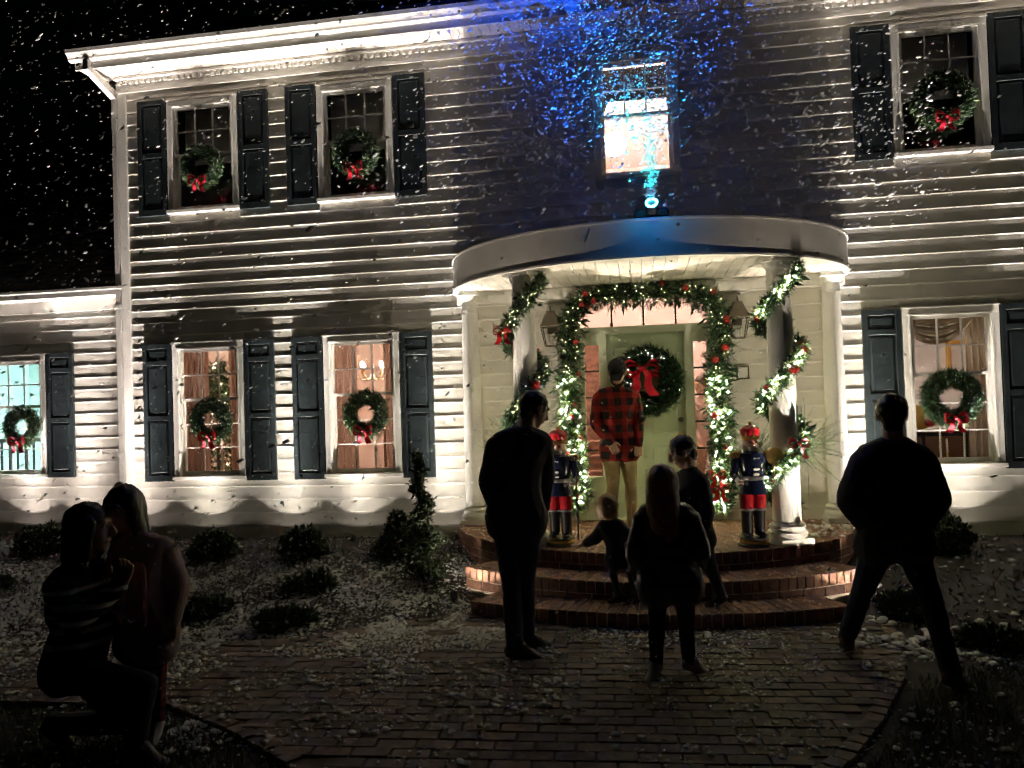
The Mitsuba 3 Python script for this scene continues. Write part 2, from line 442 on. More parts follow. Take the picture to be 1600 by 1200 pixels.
def shutter(x0, x1, z0, z1, yoff=0.0, splits=(.46, .86), parent=house):
    y1, y0 = yoff - .012, yoff - .046
    st = .055
    f = [bev(x0, x0 + st, y0, y1, z0, z1, .004), bev(x1 - st, x1, y0, y1, z0, z1, .004)]
    zs = [z0] + [z0 + (z1 - z0) * s for s in splits] + [z1]
    for i, z in enumerate(zs):
        h = .075 if i == 0 else .06
        a = z if i == 0 else (z - h if i == len(zs) - 1 else z - h / 2)
        f.append(bev(x0 + st, x1 - st, y0 + .001, y1, a, a + h, .004))
    f.append(bx(x0 + st, x1 - st, y0 + .022, y1 - .002, z0 + .03, z1 - .03))
    k = obj('shutter', cat(*f), 'shutter_paint', parent)
    for i in range(len(zs) - 1):
        a, b = zs[i] + (.075 if i == 0 else .03), zs[i + 1] - (.06 if i == len(zs) - 2 else .03)
        p0, p1, q0, q1 = x0 + st + .012, x1 - st - .012, a + .012, b - .012
        e = .022
        pts = [(X, y0 + .021, Z) for X in (p0, p1) for Z in (q0, q1)] + [(X, y0 + .007, Z) for X in (p0 + e, p1 - e) for Z in (q0 + e, q1 - e)]
        obj('panel', hull(pts), 'shutter_paint', k)


SW = .375
for (x0, x1) in WX:
    window(x0, x1, *LZ, (2, 3)); window(x0, x1, *UZ, (2, 2), low=(1, 1))
window(*CW, *UZ, (2, 2), low=(1, 1))
for (x0, x1) in WX:
    for a in (x0 - .012 - SW, x1 + .012):
        shutter(a, a + SW, .90, 2.545); shutter(a, a + SW, 4.085, 5.485, splits=(.52,))

# ---------------------------------------------------------------- the wing at the left
YO = .25
wing = thing('house_wing', 'low white clapboard wing with dark roof at the left end', 'house wing')
WW = (-8.33, -7.415, .95, 2.50)
wp = sbox(-12, -.2, -6.13, 3.4).difference(sbox(WW[0] + .05, WW[2], WW[1] - .05, WW[3]))
wwall = obj('wall', prism(wp, YO, YO + YW), 'siding_paint', wing)
courses(-12, -6.16, .2, 3.0, [WW], wwall, YO)
window(*WW[:2], *WW[2:], (2, 3), YO, wing)
shutter(WW[1] + .012, WW[1] + .39, .945, 2.515, YO, parent=wing); shutter(WW[0] - .39, WW[0] - .012, .945, 2.515, YO, parent=wing)
obj('frieze', bx(-12, -6.15, YO - .045, YO, 3.03, 3.17), 'trim_paint', wing)
obj('soffit', bx(-12, -6.15, YO - .16, YO, 3.17, 3.185), 'soffit_paint', wing)
obj('gutter', cat(bev(-12, -6.15, YO - .24, YO - .15, 3.17, 3.28, .012), bev(-12, -6.15, YO - .26, YO - .24, 3.245, 3.285, .006)), 'gutter_metal', wing)
obj('foundation', bx(-12, -6.15, YO + .002, YO + .1, -.3, .2), 'step_brick_0', wing)
rf = prism(Polygon([(YO - .24, 3.27), (4.0, 6.6), (4.0, 6.75), (YO - .24, 3.31)]), 0, 1)
v = rf.vertices.copy(); rf = tm(np.stack([-12 + (1 - v[:, 1]) * 5.85, v[:, 0], v[:, 2]], 1), rf.faces); rf.fix_normals()
wroof = obj('roof', rf, 'roof_shingle', wing)
sh = []
nrm = np.array([0, -.664, .748])
for r in range(34):
    t = r / 34.0
    y, z = YO - .24 + t * 3.99, 3.315 + t * 3.43
    for x in np.arange(-12 + .16 * (r % 2), -6.3, .32):
        if x < -10.5: continue
        sh.append(hexa([(x, y, z), (x, y, z + .012), (x, y + .12, z + .10), (x, y + .12, z + .108), (x + .31, y, z), (x + .31, y, z + .012), (x + .31, y + .12, z + .10), (x + .31, y + .12, z + .108)]))
tag(obj('shingles', cat(*sh), 'roof_shingle', wroof), 'dark courses of roof shingles', kind='stuff')

# ---------------------------------------------------------------- door surround
door_y = .05
ent = obj('entrance', cat(bev(-.70, -.62, -.05, .1, .405, 2.80, .005), bev(.75, .83, -.05, .1, .405, 2.80, .005), bev(-.72, .85, -.055, .1, 2.80, 2.92, .006),
                         bx(-.62, .75, -.02, .1, 2.42, 2.50), bx(-.42, -.345, -.015, .1, .405, 2.42), bx(.48, .565, -.015, .1, .405, 2.42),
                         bx(-.62, -.42, .0, .09, .405, .875), bx(.565, .75, .0, .09, .405, .875), bx(-.62, -.42, .0, .09, 2.31, 2.42), bx(.565, .75, .0, .09, 2.31, 2.42),
                         bx(-.62, -.588, .0, .09, .875, 2.31), bx(-.428, -.42, .0, .09, .875, 2.31), bx(.565, .575, .0, .09, .875, 2.31), bx(.722, .75, .0, .09, .875, 2.31),
                         bx(-.345, .48, -.03, .1, .405, .425)), 'door_trim_paint', house)
for xa, xb in ((-.588, -.428), (.575, .722)):
    for i in range(5):
        z = .875 + 1.435 * i / 5
        if i: obj('muntin', bx(xa, xb, .015, .04, z - .009, z + .009), 'shutter_paint', ent)
        obj('pane', tm([(xa, .03, z), (xb, .03, z), (xb, .03, z + .287), (xa, .03, z + .287)], [[0, 1, 2], [0, 2, 3]]), 'window_glass', ent)
for i in range(4):
    xa, xb = -.62 + 1.37 * i / 4, -.62 + 1.37 * (i + 1) / 4
    if i: obj('muntin', bx(xa - .009, xa + .009, .015, .04, 2.50, 2.80), 'shutter_paint', ent)
    obj('pane', tm([(xa, .03, 2.5), (xb, .03, 2.5), (xb, .03, 2.8), (xa, .03, 2.8)], [[0, 1, 2], [0, 2, 3]]), 'window_glass', ent)
door = obj('door', bx(-.345, .48, door_y, .095, .426, 2.42), 'door_paint', house)
for (a, b, c, d) in [(-.27, .03, 1.72, 2.28), (.105, .405, 1.72, 2.28), (-.27, .03, 1.32, 1.62), (.105, .405, 1.32, 1.62), (-.27, .03, .56, 1.2), (.105, .405, .56, 1.2)]:
    e = .03
    obj('panel', cat(bx(a - .012, b + .012, door_y - .008, door_y - .0005, c - .012, c), bx(a - .012, b + .012, door_y - .008, door_y - .0005, d, d + .012), bx(a - .012, a, door_y - .008, door_y - .0005, c, d), bx(b, b + .012, door_y - .008, door_y - .0005, c, d),
                     hull([(X, door_y - .001, Z) for X in (a + .01, b - .01) for Z in (c + .01, d - .01)] + [(X, door_y - .009, Z) for X in (a + e, b - e) for Z in (c + e, d - e)])), 'door_paint', door)
obj('door_knob', cat(ball((.425, door_y - .06, 1.30), (.03, .025, .03)), tm(*(lambda m: (m.vertices @ np.array([[1, 0, 0], [0, 0, 1], [0, -1, 0]]).T + [.425, door_y - .02, 1.30], m.faces))(trimesh.creation.cylinder(.032, .03)))), 'brass', door, smooth=40)
obj('deadbolt', tm(*(lambda m: (m.vertices @ np.array([[1, 0, 0], [0, 0, 1], [0, -1, 0]]).T + [.425, door_y - .014, 1.47], m.faces))(trimesh.creation.cylinder(.028, .025))), 'dark_bronze', door, smooth=40)

# ---------------------------------------------------------------- portico
portico = thing('portico', 'half round white portico roof on four columns over the front door', 'portico')


def ell(a, b, t): return X0 + a * math.cos(t), -b * math.sin(t)


def arc_params(a, b, t0, t1, step):
    t = np.linspace(t0, t1, 800)
    d = np.r_[0, np.cumsum(np.hypot(np.diff(a * np.cos(t)), np.diff(b * np.sin(t))))]
    n = max(2, round(d[-1] / step))
    return np.interp(np.linspace(0, d[-1], n + 1), d, t)


def ring_band(a0, b0, a1, b1, z0, z1, t0=0, t1=math.pi, n=96):
    """band between an inner (a1,b1) and an outer (a0,b0) ellipse"""
    V, f = [], []
    for t in np.linspace(t0, t1, n + 1):
        for (a, b) in ((a0, b0), (a1, b1)):
            x, y = ell(a, b, t)
            V += [(x, y, z0), (x, y, z1)]
    for i in range(n):
        o, p = 4 * i, 4 * i + 4
        f += [[o, p, p + 1], [o, p + 1, o + 1], [o + 2, o + 3, p + 3], [o + 2, p + 3, p + 2], [o + 1, p + 1, p + 3], [o + 1, p + 3, o + 3], [o, o + 2, p + 2], [o, p + 2, p]]
    for o in (0, 4 * n): f += [[o, o + 1, o + 3], [o, o + 3, o + 2]]
    m = tm(V, f); m.fix_normals(); return m


PA, PB, PZ0, PZ1 = 2.05, 1.86, 2.929, 3.224
obj('fascia', ring_band(PA, PB, PA - .04, PB - .04, PZ0, PZ1), 'trim_paint', portico, smooth=40)
obj('drip_edge', ring_band(PA + .012, PB + .012, PA - .03, PB - .03, PZ1 + .001, PZ1 + .018), 'gutter_metal', portico, smooth=40)
obj('bottom_bead', ring_band(PA + .010, PB + .010, PA - .05, PB - .05, PZ0 - .018, PZ0 - .001), 'trim_paint', portico, smooth=40)
rp = Polygon([ell(PA - .03, PB - .03, t) for t in np.linspace(0, math.pi, 90)])
rtop = trimesh.creation.extrude_polygon(rp, .03, engine='earcut'); rtop.apply_translation([0, 0, PZ1 - .03])
obj('flat_roof', rtop, 'roof_shingle', portico)
ceil = trimesh.creation.extrude_polygon(rp, .02, engine='earcut'); ceil.apply_translation([0, 0, PZ0 + .034])
cl = obj('ceiling', ceil, 'soffit_paint', portico)
xw = np.arange(X0 - PA + .06, X0 + PA - .06, .104)
for x in xw:
    xm = x + .052
    yy = PB * math.sqrt(max(0, 1 - ((xm - X0) / (PA)) ** 2)) - .06
    if yy > .1: obj('ceiling_board', bev(x + .0015, x + .1025, -yy, -.03, PZ0 + .008, PZ0 + .032, .004), 'soffit_paint', cl)
obj('wall_beam', bev(-1.96, 2.10, -.16, -.023, PZ0 - .12, PZ0 + .006, .006), 'trim_paint', portico)


def column(x, y, z0, z1, r, yaw, spiral=None):
    prof = [(0.001, 0), (r * 1.32, 0), (r * 1.38, .012), (r * 1.42, .03), (r * 1.38, .05), (r * 1.24, .062), (r * 1.2, .075), (r * 1.28, .088), (r * 1.26, .105), (r * 1.1, .115), (r * 1.03, .13)]
    h = z1 - z0 - .055
    sh = [(r * (1 - .16 * max(0, (t - .3) / .7) ** 1.5), .14 + (h - .36) * t) for t in np.linspace(0, 1, 14)]
    rt = sh[-1][0]
    capp = [(rt * 1.08, h - .215), (rt * 1.08, h - .20), (rt, h - .195), (rt, h - .11), (rt * 1.1, h - .10), (rt * 1.2, h - .075), (rt * 1.28, h - .05)]
    c = revolve(sh + [(rt, h - .216)], 48); c.apply_translation([x, y, z0 + .055])
    k = obj('column', c, 'trim_paint', portico, smooth=40)
    b = revolve(prof + [(.001, .13)], 48); b.apply_translation([x, y, z0 + .055])
    pl = bev(-r * 1.32, r * 1.32, -r * 1.32, r * 1.32, 0, .055, .004)
    pl.apply_transform(trimesh.transformations.rotation_matrix(yaw, [0, 0, 1])); pl.apply_translation([x, y, z0])
    obj('base', b, 'trim_paint', k, smooth=40); obj('plinth', pl, 'trim_paint', k)
    cp = revolve(capp + [(.001, h - .05)], 48); cp.apply_translation([x, y, z0 + .055])
    ab = bev(-rt * 1.38, rt * 1.38, -rt * 1.38, rt * 1.38, h - .0495, h, .005)
    ab.apply_transform(trimesh.transformations.rotation_matrix(yaw, [0, 0, 1])); ab.apply_translation([x, y, z0 + .055])
    obj('capital', cp, 'trim_paint', k, smooth=40); obj('abacus', ab, 'trim_paint', k)
    return k


ZL = .405
CR, CL = (1.245, -1.30), (-1.05, -1.30)
column(*CR, ZL, PZ0 + .006, .122, .42); column(*CL, ZL, PZ0 + .006, .122, -.42)
column(1.954, -.17, ZL, PZ0 + .006, .105, 0); column(-1.813, -.17, ZL, PZ0 + .006, .105, 0)

# ---------------------------------------------------------------- brick steps
steps = thing('brick_steps', 'rounded red brick porch landing with two curved steps', 'steps')
g = np.random.default_rng(5)


def wedge(a0, b0, a1, b1, t0, t1, z0, z1, j=0.0):
    c = []
    o = ell(a0, b0, t0), ell(a0, b0, t1), ell(a1, b1, t0), ell(a1, b1, t1)
    dz = j * g.normal(size=2)
    for (p, q) in ((0, 0), (2, 0), (1, 1), (3, 1)):
        pass
    # BV order: (x,y,z) with x: t0/t1, y: outer/inner
    for xi in (0, 1):
        for yi in (0, 1):
            p = o[yi * 2 + xi]
            c += [(p[0], p[1], z0), (p[0], p[1], z1 + dz[0])]
    m = hexa(c); m.fix_normals(); return m


def slab(a, b, t0, t1, z0, z1, cy=0.0, back=0.0):
    pts = [ell(a, b, t) for t in np.linspace(t0, t1, 80)]
    pts += [(pts[-1][0], -back), (pts[0][0], -back)]
    m = trimesh.creation.extrude_polygon(Polygon(pts), z1 - z0, engine='earcut'); m.apply_translation([0, 0, z0]); return m


def brick_ring(parent, a, b, din, t0, t1, z0, z1, step, gap=.013):
    t = arc_params(a, b, t0, t1, step)
    for i in range(len(t) - 1):
        gg = gap / 2 / math.hypot(a * math.sin((t[i] + t[i + 1]) / 2), b * math.cos((t[i] + t[i + 1]) / 2))
        e = g.uniform(-.002, .003)
        obj('brick', wedge(a + e, b + e, a - din, b - din, t[i] + gg, t[i + 1] - gg, z0, z1, .0008), f'step_brick_{g.integers(4)}', parent)


LA, LB = 2.07, 1.81
landing = obj('landing', slab(LA - .012, LB - .012, .0, math.pi, -.1, ZL - .008, back=-.0), 'mortar', steps)
brick_ring(landing, LA, LB, .20, .06, math.pi - .06, ZL - .098, ZL, .076)
brick_ring(landing, LA - .003, LB - .003, .06, .06, math.pi - .06, ZL - .176, ZL - .11, .21)
brick_ring(landing, LA - .003, LB - .003, .06, .06, math.pi - .06, ZL - .252, ZL - .186, .21)
brick_ring(landing, LA - .003, LB - .003, .06, .06, math.pi - .06, ZL - .328, ZL - .262, .21)
inn = Polygon([ell(LA - .21, LB - .21, t) for t in np.linspace(0.0, math.pi, 90)])
for r in range(0, 17):
    for q in range(-11, 12):
        x, y = X0 + (q + .5 * (r % 2)) * .212, -.055 - r * .109
        bpoly = sbox(x - .1, y - .0485, x + .1, y + .0485).intersection(inn)
        if bpoly.area > .003:
            q_ = trimesh.creation.extrude_polygon(bpoly, .05, engine='earcut'); q_.apply_translation([0, 0, ZL - .051 + g.normal() * .0008])
            obj('brick', q_, f'step_brick_{g.integers(4)}', landing)
tr2 = obj('tread', ring_band(2.52 - .012, 2.17 - .012, LA - .1, LB - .1, -.1, .24, math.radians(47.3), math.radians(131.7), 60), 'mortar', steps)
brick_ring(tr2, 2.52, 2.17, .36, math.radians(47), math.radians(132), .152, .25, .078)
brick_ring(tr2, 2.517, 2.167, .06, math.radians(47), math.radians(132), .068, .142, .21)
tr1 = obj('tread', ring_band(3.1 - .012, 2.54 - .012, 2.45, 2.05, -.1, .095, math.radians(62.3), math.radians(118.7), 60), 'mortar', steps)
brick_ring(tr1, 3.1, 2.54, .38, math.radians(62), math.radians(119), .0, .105, .078)

def bulbs_mesh(pos, r=.008): return scatter(ICO[0].vertices * r, ICO[0].faces, pos, np.repeat(np.eye(3)[None], len(pos), 0))


# ---------------------------------------------------------------- rooms behind the windows
def wallmat(name, c): return mat(name, c, .7, var=.06)


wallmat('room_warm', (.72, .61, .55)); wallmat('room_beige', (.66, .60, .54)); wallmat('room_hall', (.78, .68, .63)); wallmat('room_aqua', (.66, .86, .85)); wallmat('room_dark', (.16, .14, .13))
mat('room_floor', (.14, .07, .04), .4, var=.3)


def room(name, x0, x1, z0, z1, y1, m, floor='room_floor', parent=house):
    y0 = YW + .02 + (YO if parent == wing else 0)
    w = obj(name, cat(bx(x0 - .1, x1 + .1, y1, y1 + .1, z0, z1), bx(x0 - .1, x0, y0, y1, z0, z1), bx(x1, x1 + .1, y0, y1, z0, z1), bx(x0 - .1, x1 + .1, y0, y1 + .1, z1, z1 + .1)), m, parent)
    obj('floor', bx(x0 - .1, x1 + .1, y0, y1 + .1, z0 - .1, z0), floor, w)
    return w


def lamp(mesh, rgb, parent, name, w=1.0):
    k = obj(name, mesh, 'white_gloss', parent)
    scene[k]['emitter'] = {'type': 'area', 'radiance': {'type': 'rgb', 'value': list(map(float, rgb))}, 'sampling_weight': w}
    return k


room('dining_room', -5.9, -1.6, .45, 2.9, 4.2, 'room_warm')
room('sitting_room', 1.9, 6.2, .45, 2.9, 4.2, 'room_beige')
hall = room('entrance_hall', -1.5, 1.75, .41, 5.55, 4.6, 'room_hall')
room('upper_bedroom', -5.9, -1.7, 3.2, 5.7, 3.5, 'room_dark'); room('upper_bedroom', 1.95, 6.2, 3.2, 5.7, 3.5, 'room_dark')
room('wing_room', -11.0, -6.3, .5, 2.95, 4.0, 'room_aqua', parent=wing)
obj('staircase', cat(*[bx(-1.45, -.45, 1.3 + .26 * i, 4.5, .42 + .18 * i, .60 + .18 * i) for i in range(12)], hexa([(-.45, 1.2, .42), (-.45, 1.2, .72), (-.45, 4.4, 2.6), (-.45, 4.4, 2.95), (-.40, 1.2, .42), (-.40, 1.2, .72), (-.40, 4.4, 2.6), (-.40, 4.4, 2.95)])), 'step_brick_2', hall)
obj('roman_shade', prism(Polygon([(-.36, 5.42), (-.36, 4.80), (-.345, 4.80), (-.245, 5.055), (.40, 5.055), (.475, 4.80), (.49, 4.80), (.49, 5.42)]), .26, .275), 'shutter_paint', hall)  # dark sheet added, cut to a trapezoid so the upper window's top looks dark
obj('crown_mould', cat(bev(-1.49, 1.74, 4.5, 4.595, 5.40, 5.549), bev(-1.49, 1.74, 4.56, 4.598, 5.0, 5.08)), 'trim_paint', hall)

# ---------------------------------------------------------------- landscape lights: the real light sources on the ground
def uplight(x, y, ztop, tx, ty, tz, wide=.17, narrow=42.0, cut=57.0, spill=.14, col=(1.0, .86, .68), label=''):
    t = thing('landscape_light', label, 'landscape light', 'landscape lights along the house wall')
    c = revolve([(.001, 0), (.03, 0), (.036, .02), (.036, .07), (.030, .07), (.028, .055), (.001, .055)], 20); c.apply_translation([x, y, ztop - .075])
    obj('housing', c, 'black_plastic', t, smooth=40)
    s = revolve([(.001, -.2), (.008, -.2), (.008, .0), (.001, .0)], 8); s.apply_translation([x, y, ztop - .075])
    obj('stake', s, 'black_plastic', t)
    tc = math.tan(math.radians(82.0))

    def beam(p, n, uv, tc=tc, hot=narrow / wide, edge=math.tan(math.radians(cut))):
        """beam profile of the flood lamp: bright centre, broad beam with an edge, faint glare beyond"""
        t = dr.sqrt(dr.square(uv.x - .5) + dr.square(uv.y - .5)) * 2 * tc
        return mi.Color3f((1 + hot / (1 + dr.power(t / .20, 3.5))) * (1 - smoothstep(edge * .80, edge * 1.0, t)) + spill)
    scene[f'{t}_beam'] = {'type': 'spot', 'to_world': T().look_at(origin=[x, y, ztop + .004], target=[tx, ty, tz], up=[1, 0, 0]), 'intensity': {'type': 'rgb', 'value': [wide * k for k in col]},
                          'cutoff_angle': 82.0, 'beam_width': 76.0, 'texture': proc(beam)}


UPL = [(-5.93, 0), (-5.05, 0), (-4.02, 0), (-3.19, 0), (-2.2, 0), (2.25, 0), (3.15, 0), (4.25, 0), (5.2, 0), (-6.88, YO), (-7.62, YO), (-8.7, YO)]
names = ['at the main corner', 'under the left ground floor window', 'between the two left ground floor windows', 'under the second ground floor window', 'left of the portico', 'right of the portico', 'under the right ground floor window', 'at the right edge of the picture',
         'beyond the right edge', 'at the inner corner of the wing', 'under the wing window', 'at the left edge of the picture']
for (x, yo), nm in zip(UPL, names):
    z = float(gz(x, yo - .33)) + .075
    tint = (1.0, .86, .77) if x < -5.5 else (1.0, .90, .77)
    uplight(x, yo - .29, z, x, yo - .265, z + 1, col=tint, label=f'small black uplight stake in the bed {nm}')
uplight(1.82, -1.92, .12, 1.42, -1.52, 1.1, wide=1.0, narrow=24, label='small black uplight stake beside the right end of the steps')
uplight(-1.64, -1.95, .12, -1.24, -1.55, 1.1, wide=.9, narrow=22, label='small black uplight stake beside the left end of the steps')

# room lights
chand = thing('chandelier', 'candle chandelier glowing behind the second ground floor window', 'chandelier')
cc = np.array([-3.69, 1.9, 2.20])
arms, bulbs = [tube([cc + [0, 0, .65], cc + [0, 0, -.1]], .012, 6), ball(cc + [0, 0, -.08], .04, 1)], []
for i in range(6):
    a = i * math.pi / 3 + .3
    e = cc + [.26 * math.cos(a), .26 * math.sin(a), 0]
    arms.append(tube([cc + [0, 0, -.08], (cc + e) / 2 + [0, 0, -.12], e + [0, 0, -.03]], .009, 6)); arms.append(tube([e + [0, 0, -.03], e + [0, 0, .05]], .012, 6))
    bulbs.append(ball(e + [0, 0, .09], (.026, .026, .043), 1))
obj('frame', cat(*arms), 'brass', chand, smooth=40)
lamp(cat(*bulbs), (330, 250, 190), chand, 'bulb')
k = thing('ceiling_lamp', 'round ceiling lamp in the right ground floor room', 'lamp'); lamp(ball((3.6, 2.2, 2.8), (.2, .2, .05), 2), (52, 47, 43), k, 'shade')
k = thing('ceiling_lamp', 'bright globe lamp behind the lit upper window above the door', 'lamp'); lamp(ball((-.205, 1.2, 4.885), .15, 2), (60, 49, 44), k, 'globe', 1.5)
k = thing('ceiling_lamp', 'hall lamp hidden behind the front door', 'lamp'); lamp(ball((.1, 2.0, 3.3), .12, 2), (62, 47, 38), k, 'globe')
k = thing('ceiling_lamp', 'cool white ceiling panel in the wing room', 'lamp'); lamp(bx(-8.6, -7.4, 1.2, 2.4, 2.9, 2.93), (17, 19, 18.5), k, 'panel')

# ---------------------------------------------------------------- rooms: furnishings
scene['curtain_cloth'] = {'type': 'principledthin', 'base_color': {'type': 'rgb', 'value': [.35, .25, .205]}, 'roughness': .8, 'diff_trans': .8}
scene['drape_cloth'] = {'type': 'principledthin', 'base_color': {'type': 'rgb', 'value': [.34, .27, .19]}, 'roughness': .8, 'diff_trans': .7}


def curtain(x0, x1, z0, z1, y, n=6, amp=.03, seed=0):
    g = np.random.default_rng(seed)
    xs = np.linspace(x0, x1, n * 12)
    ph = np.cumsum(g.uniform(.6, 1.4, len(xs))) / len(xs) * n * 2 * math.pi
    V, f = [], []
    for x, p in zip(xs, ph):
        V += [(x, y + amp * math.sin(p), z0), (x, y + amp * .8 * math.sin(p), z1)]
    for i in range(len(xs) - 1): f += [[2 * i, 2 * i + 2, 2 * i + 3], [2 * i, 2 * i + 3, 2 * i + 1]]
    return tm(V, f)


for nm, (x0, x1) in (('first', WX[0]), ('second', WX[1])):
    for sd, a, b in (('left', x0 - .08, -5.20 if nm == 'first' else -3.28), ('right', -4.93 if nm == 'first' else -2.96, x1 + .05)):
        tag(obj('curtain', curtain(a, b, .5, 2.7, .24, 5, seed=int(a * 50) % 97), 'curtain_cloth', smooth=True), f'brown {sd} curtain inside the {nm} ground floor window of the main house', 'curtain', 'curtains in the dining room windows')
xa, xb = WX[2]
tag(obj('curtain', curtain(3.37, 3.68, .9, 2.7, .26, 5, .03, 5), 'drape_cloth', smooth=True), 'tan side curtain inside the right ground floor window', 'curtain')
sw = []
for i in range(9):                       # swag folds
    u = np.linspace(-1, 1, 30); sag = .10 + .030 * i
    sw.append(tube(np.stack([3.06 + u * .36, .22 + .012 * np.cos(i * 2.1) + 0 * u, 2.50 - sag * (1 - u ** 2) * .75 - .006 * i], 1), .024, 6))
tag(obj('valance', cat(*sw), 'drape_cloth', smooth=True), 'tan swagged valance across the top of the right ground floor window', 'valance')
up = tag(obj('window_shade', cat(bx(-5.42, -4.65, .24, .25, 4.75, 5.42), bx(-3.52, -2.75, .24, .25, 4.75, 5.42), bx(2.73, 3.5, .24, .25, 4.75, 5.42)), 'trim_paint', house), 'pale sheets added inside the dark upper windows for the grey reflection in the glass')  # pale sheets added to stand in for grey reflection in the upper panes
t = thing('picture', 'framed picture on the beige wall seen through the right window', 'picture')
obj('frame', cat(bev(4.60, 4.66, 4.12, 4.19, 1.72, 2.42, .01), bev(5.10, 5.16, 4.12, 4.19, 1.72, 2.42, .01), bev(4.66, 5.10, 4.12, 4.19, 1.72, 1.78, .01), bev(4.66, 5.10, 4.12, 4.19, 2.36, 2.42, .01)), 'gold_metal', t)
obj('print', bx(4.66, 5.10, 4.16, 4.19, 1.78, 2.36), 'room_beige', t)
t = thing('cabinet', 'dark low cabinet below the right window inside the room', 'cabinet')
obj('body', bev(2.55, 4.3, .55, .95, .45, 1.24, .01), 'black_gloss', t); obj('top', bev(2.52, 4.33, .52, .98, 1.241, 1.27, .008), 'room_floor', t)
for i in range(4):
    a = 2.60 + i * .43
    kk = obj('door', bev(a, a + .39, .535, .549, .52, 1.2, .004), 'room_floor', t); obj('knob', ball((a + .36, .525, .9), .014, 1), 'brass', kk, smooth=True)
t = thing('toy', 'yellow and red rounded toy on the dark cabinet', 'toy')
obj('body', ball((3.06, .72, 1.42), (.12, .09, .15), 2), 'toy_yellow', t, smooth=True); obj('belly', ball((3.12, .635, 1.36), (.06, .03, .06), 2), 'red_gloss', t, smooth=True)
t = thing('candle', 'single white candle stick on the inner sill of the right window', 'candle')
obj('stick', revolve([(.001, .975), (.035, .975), (.035, .985), (.010, 1.0), (.010, 1.05), (.018, 1.06), (.001, 1.06)], 16).apply_translation([3.12, .19, 0]), 'brass', t, smooth=40)
obj('wax', revolve([(.001, 1.06), (.010, 1.06), (.010, 1.19), (.001, 1.20)], 12).apply_translation([3.12, .19, 0]), 'white_gloss', t, smooth=40)
obj('window_stool', bev(2.64, 3.6, .125, .25, .95, .974, .005), 'trim_paint', house)
t = thing('christmas_tree', 'small indoor tree with lights behind the first lit ground floor window', 'christmas tree')
g = np.random.default_rng(77)
obj('trunk', tube([(-5.5, .95, .45), (-5.5, .95, 2.35)], .02, 6), 'bark', t)
u = g.uniform(0, 1, 900) ** 1.3; a = g.uniform(0, 2 * math.pi, 900); r = .42 * (1 - u) * np.sqrt(g.uniform(.2, 1, 900)) + .02
k = obj('branches', needles(np.stack([-5.5 + r * np.cos(a), .95 + r * np.sin(a), .7 + 1.65 * u], 1), np.stack([np.cos(a), np.sin(a), -.1 + 0 * a], 1), 5, .10, .016, .5, g), 'needle_mid', t); tag(k, None, kind='stuff')
u = g.uniform(0, 1, 60) ** 1.3; a = g.uniform(0, 2 * math.pi, 60); r = .46 * (1 - u) + .03
k = lamp(bulbs_mesh(np.stack([-5.5 + r * np.cos(a), .95 + r * np.sin(a), .7 + 1.65 * u], 1), .008), (14, 10, 7), t, 'light_string', .3); tag(k, None, kind='stuff')
for x, z in ((-5.33, 1.25), (-5.36, 1.55), (-5.6, 1.1)): obj('ball', ball((x, .72, z), .035, 1), 'red_ball', t, smooth=True)
t = thing('dining_chair', 'dark wooden chair seen low in the second ground floor window', 'chair')
obj('seat', bev(-3.25, -2.85, 1.0, 1.4, .88, .92, .01), 'room_floor', t)
obj('backrest', cat(bev(-3.25, -3.21, 1.0, 1.04, .92, 1.42, .008), bev(-2.89, -2.85, 1.0, 1.04, .92, 1.42, .008), bev(-3.21, -2.89, 1.005, 1.035, 1.34, 1.42, .008), bev(-3.21, -2.89, 1.005, 1.035, 1.12, 1.18, .008)), 'room_floor', t)
for x, y in ((-3.23, 1.02), (-2.87, 1.02), (-3.23, 1.38), (-2.87, 1.38)): obj('leg', bx(x - .02, x + .02, y - .02, y + .02, .45, .88), 'room_floor', t)
# railing inside the wing room
t = thing('railing', 'dark baluster railing low in the wing window', 'railing')
obj('rail', cat(bx(-9.2, -6.9, 1.3, 1.35, 1.36, 1.41), bx(-9.2, -6.9, 1.31, 1.34, .62, .66)), 'black_plastic', t)
for x in np.arange(-9.1, -6.95, .13): obj('baluster', bx(x - .011, x + .011, 1.315, 1.335, .66, 1.36), 'black_plastic', t)

# ---------------------------------------------------------------- greenery
def on_cap(n, g):
    d = g.normal(size=(n, 3)); return d / np.linalg.norm(d, axis=1, keepdims=True)


def wreath_foliage(c, Rr, tr, n, g, L=.07, w=.008, ax_y=True):
    a = g.uniform(0, 2 * math.pi, n); b = g.uniform(0, 2 * math.pi, n)
    rr = tr * np.sqrt(g.uniform(.1, 1, n)) * g.uniform(.85, 1.1, n)
    rad = np.stack([np.cos(a), 0 * a, np.sin(a)], 1)
    out = rad * np.cos(b)[:, None] + np.array([0, -1, 0]) * np.abs(np.sin(b))[:, None] * np.where(g.random(n) < .85, 1, -.6)[:, None]
    pos = np.asarray(c) + rad * Rr + out * rr[:, None]
    tan = np.stack([-np.sin(a), 0 * a, np.cos(a)], 1)
    return pos, out * .9 + tan * .8


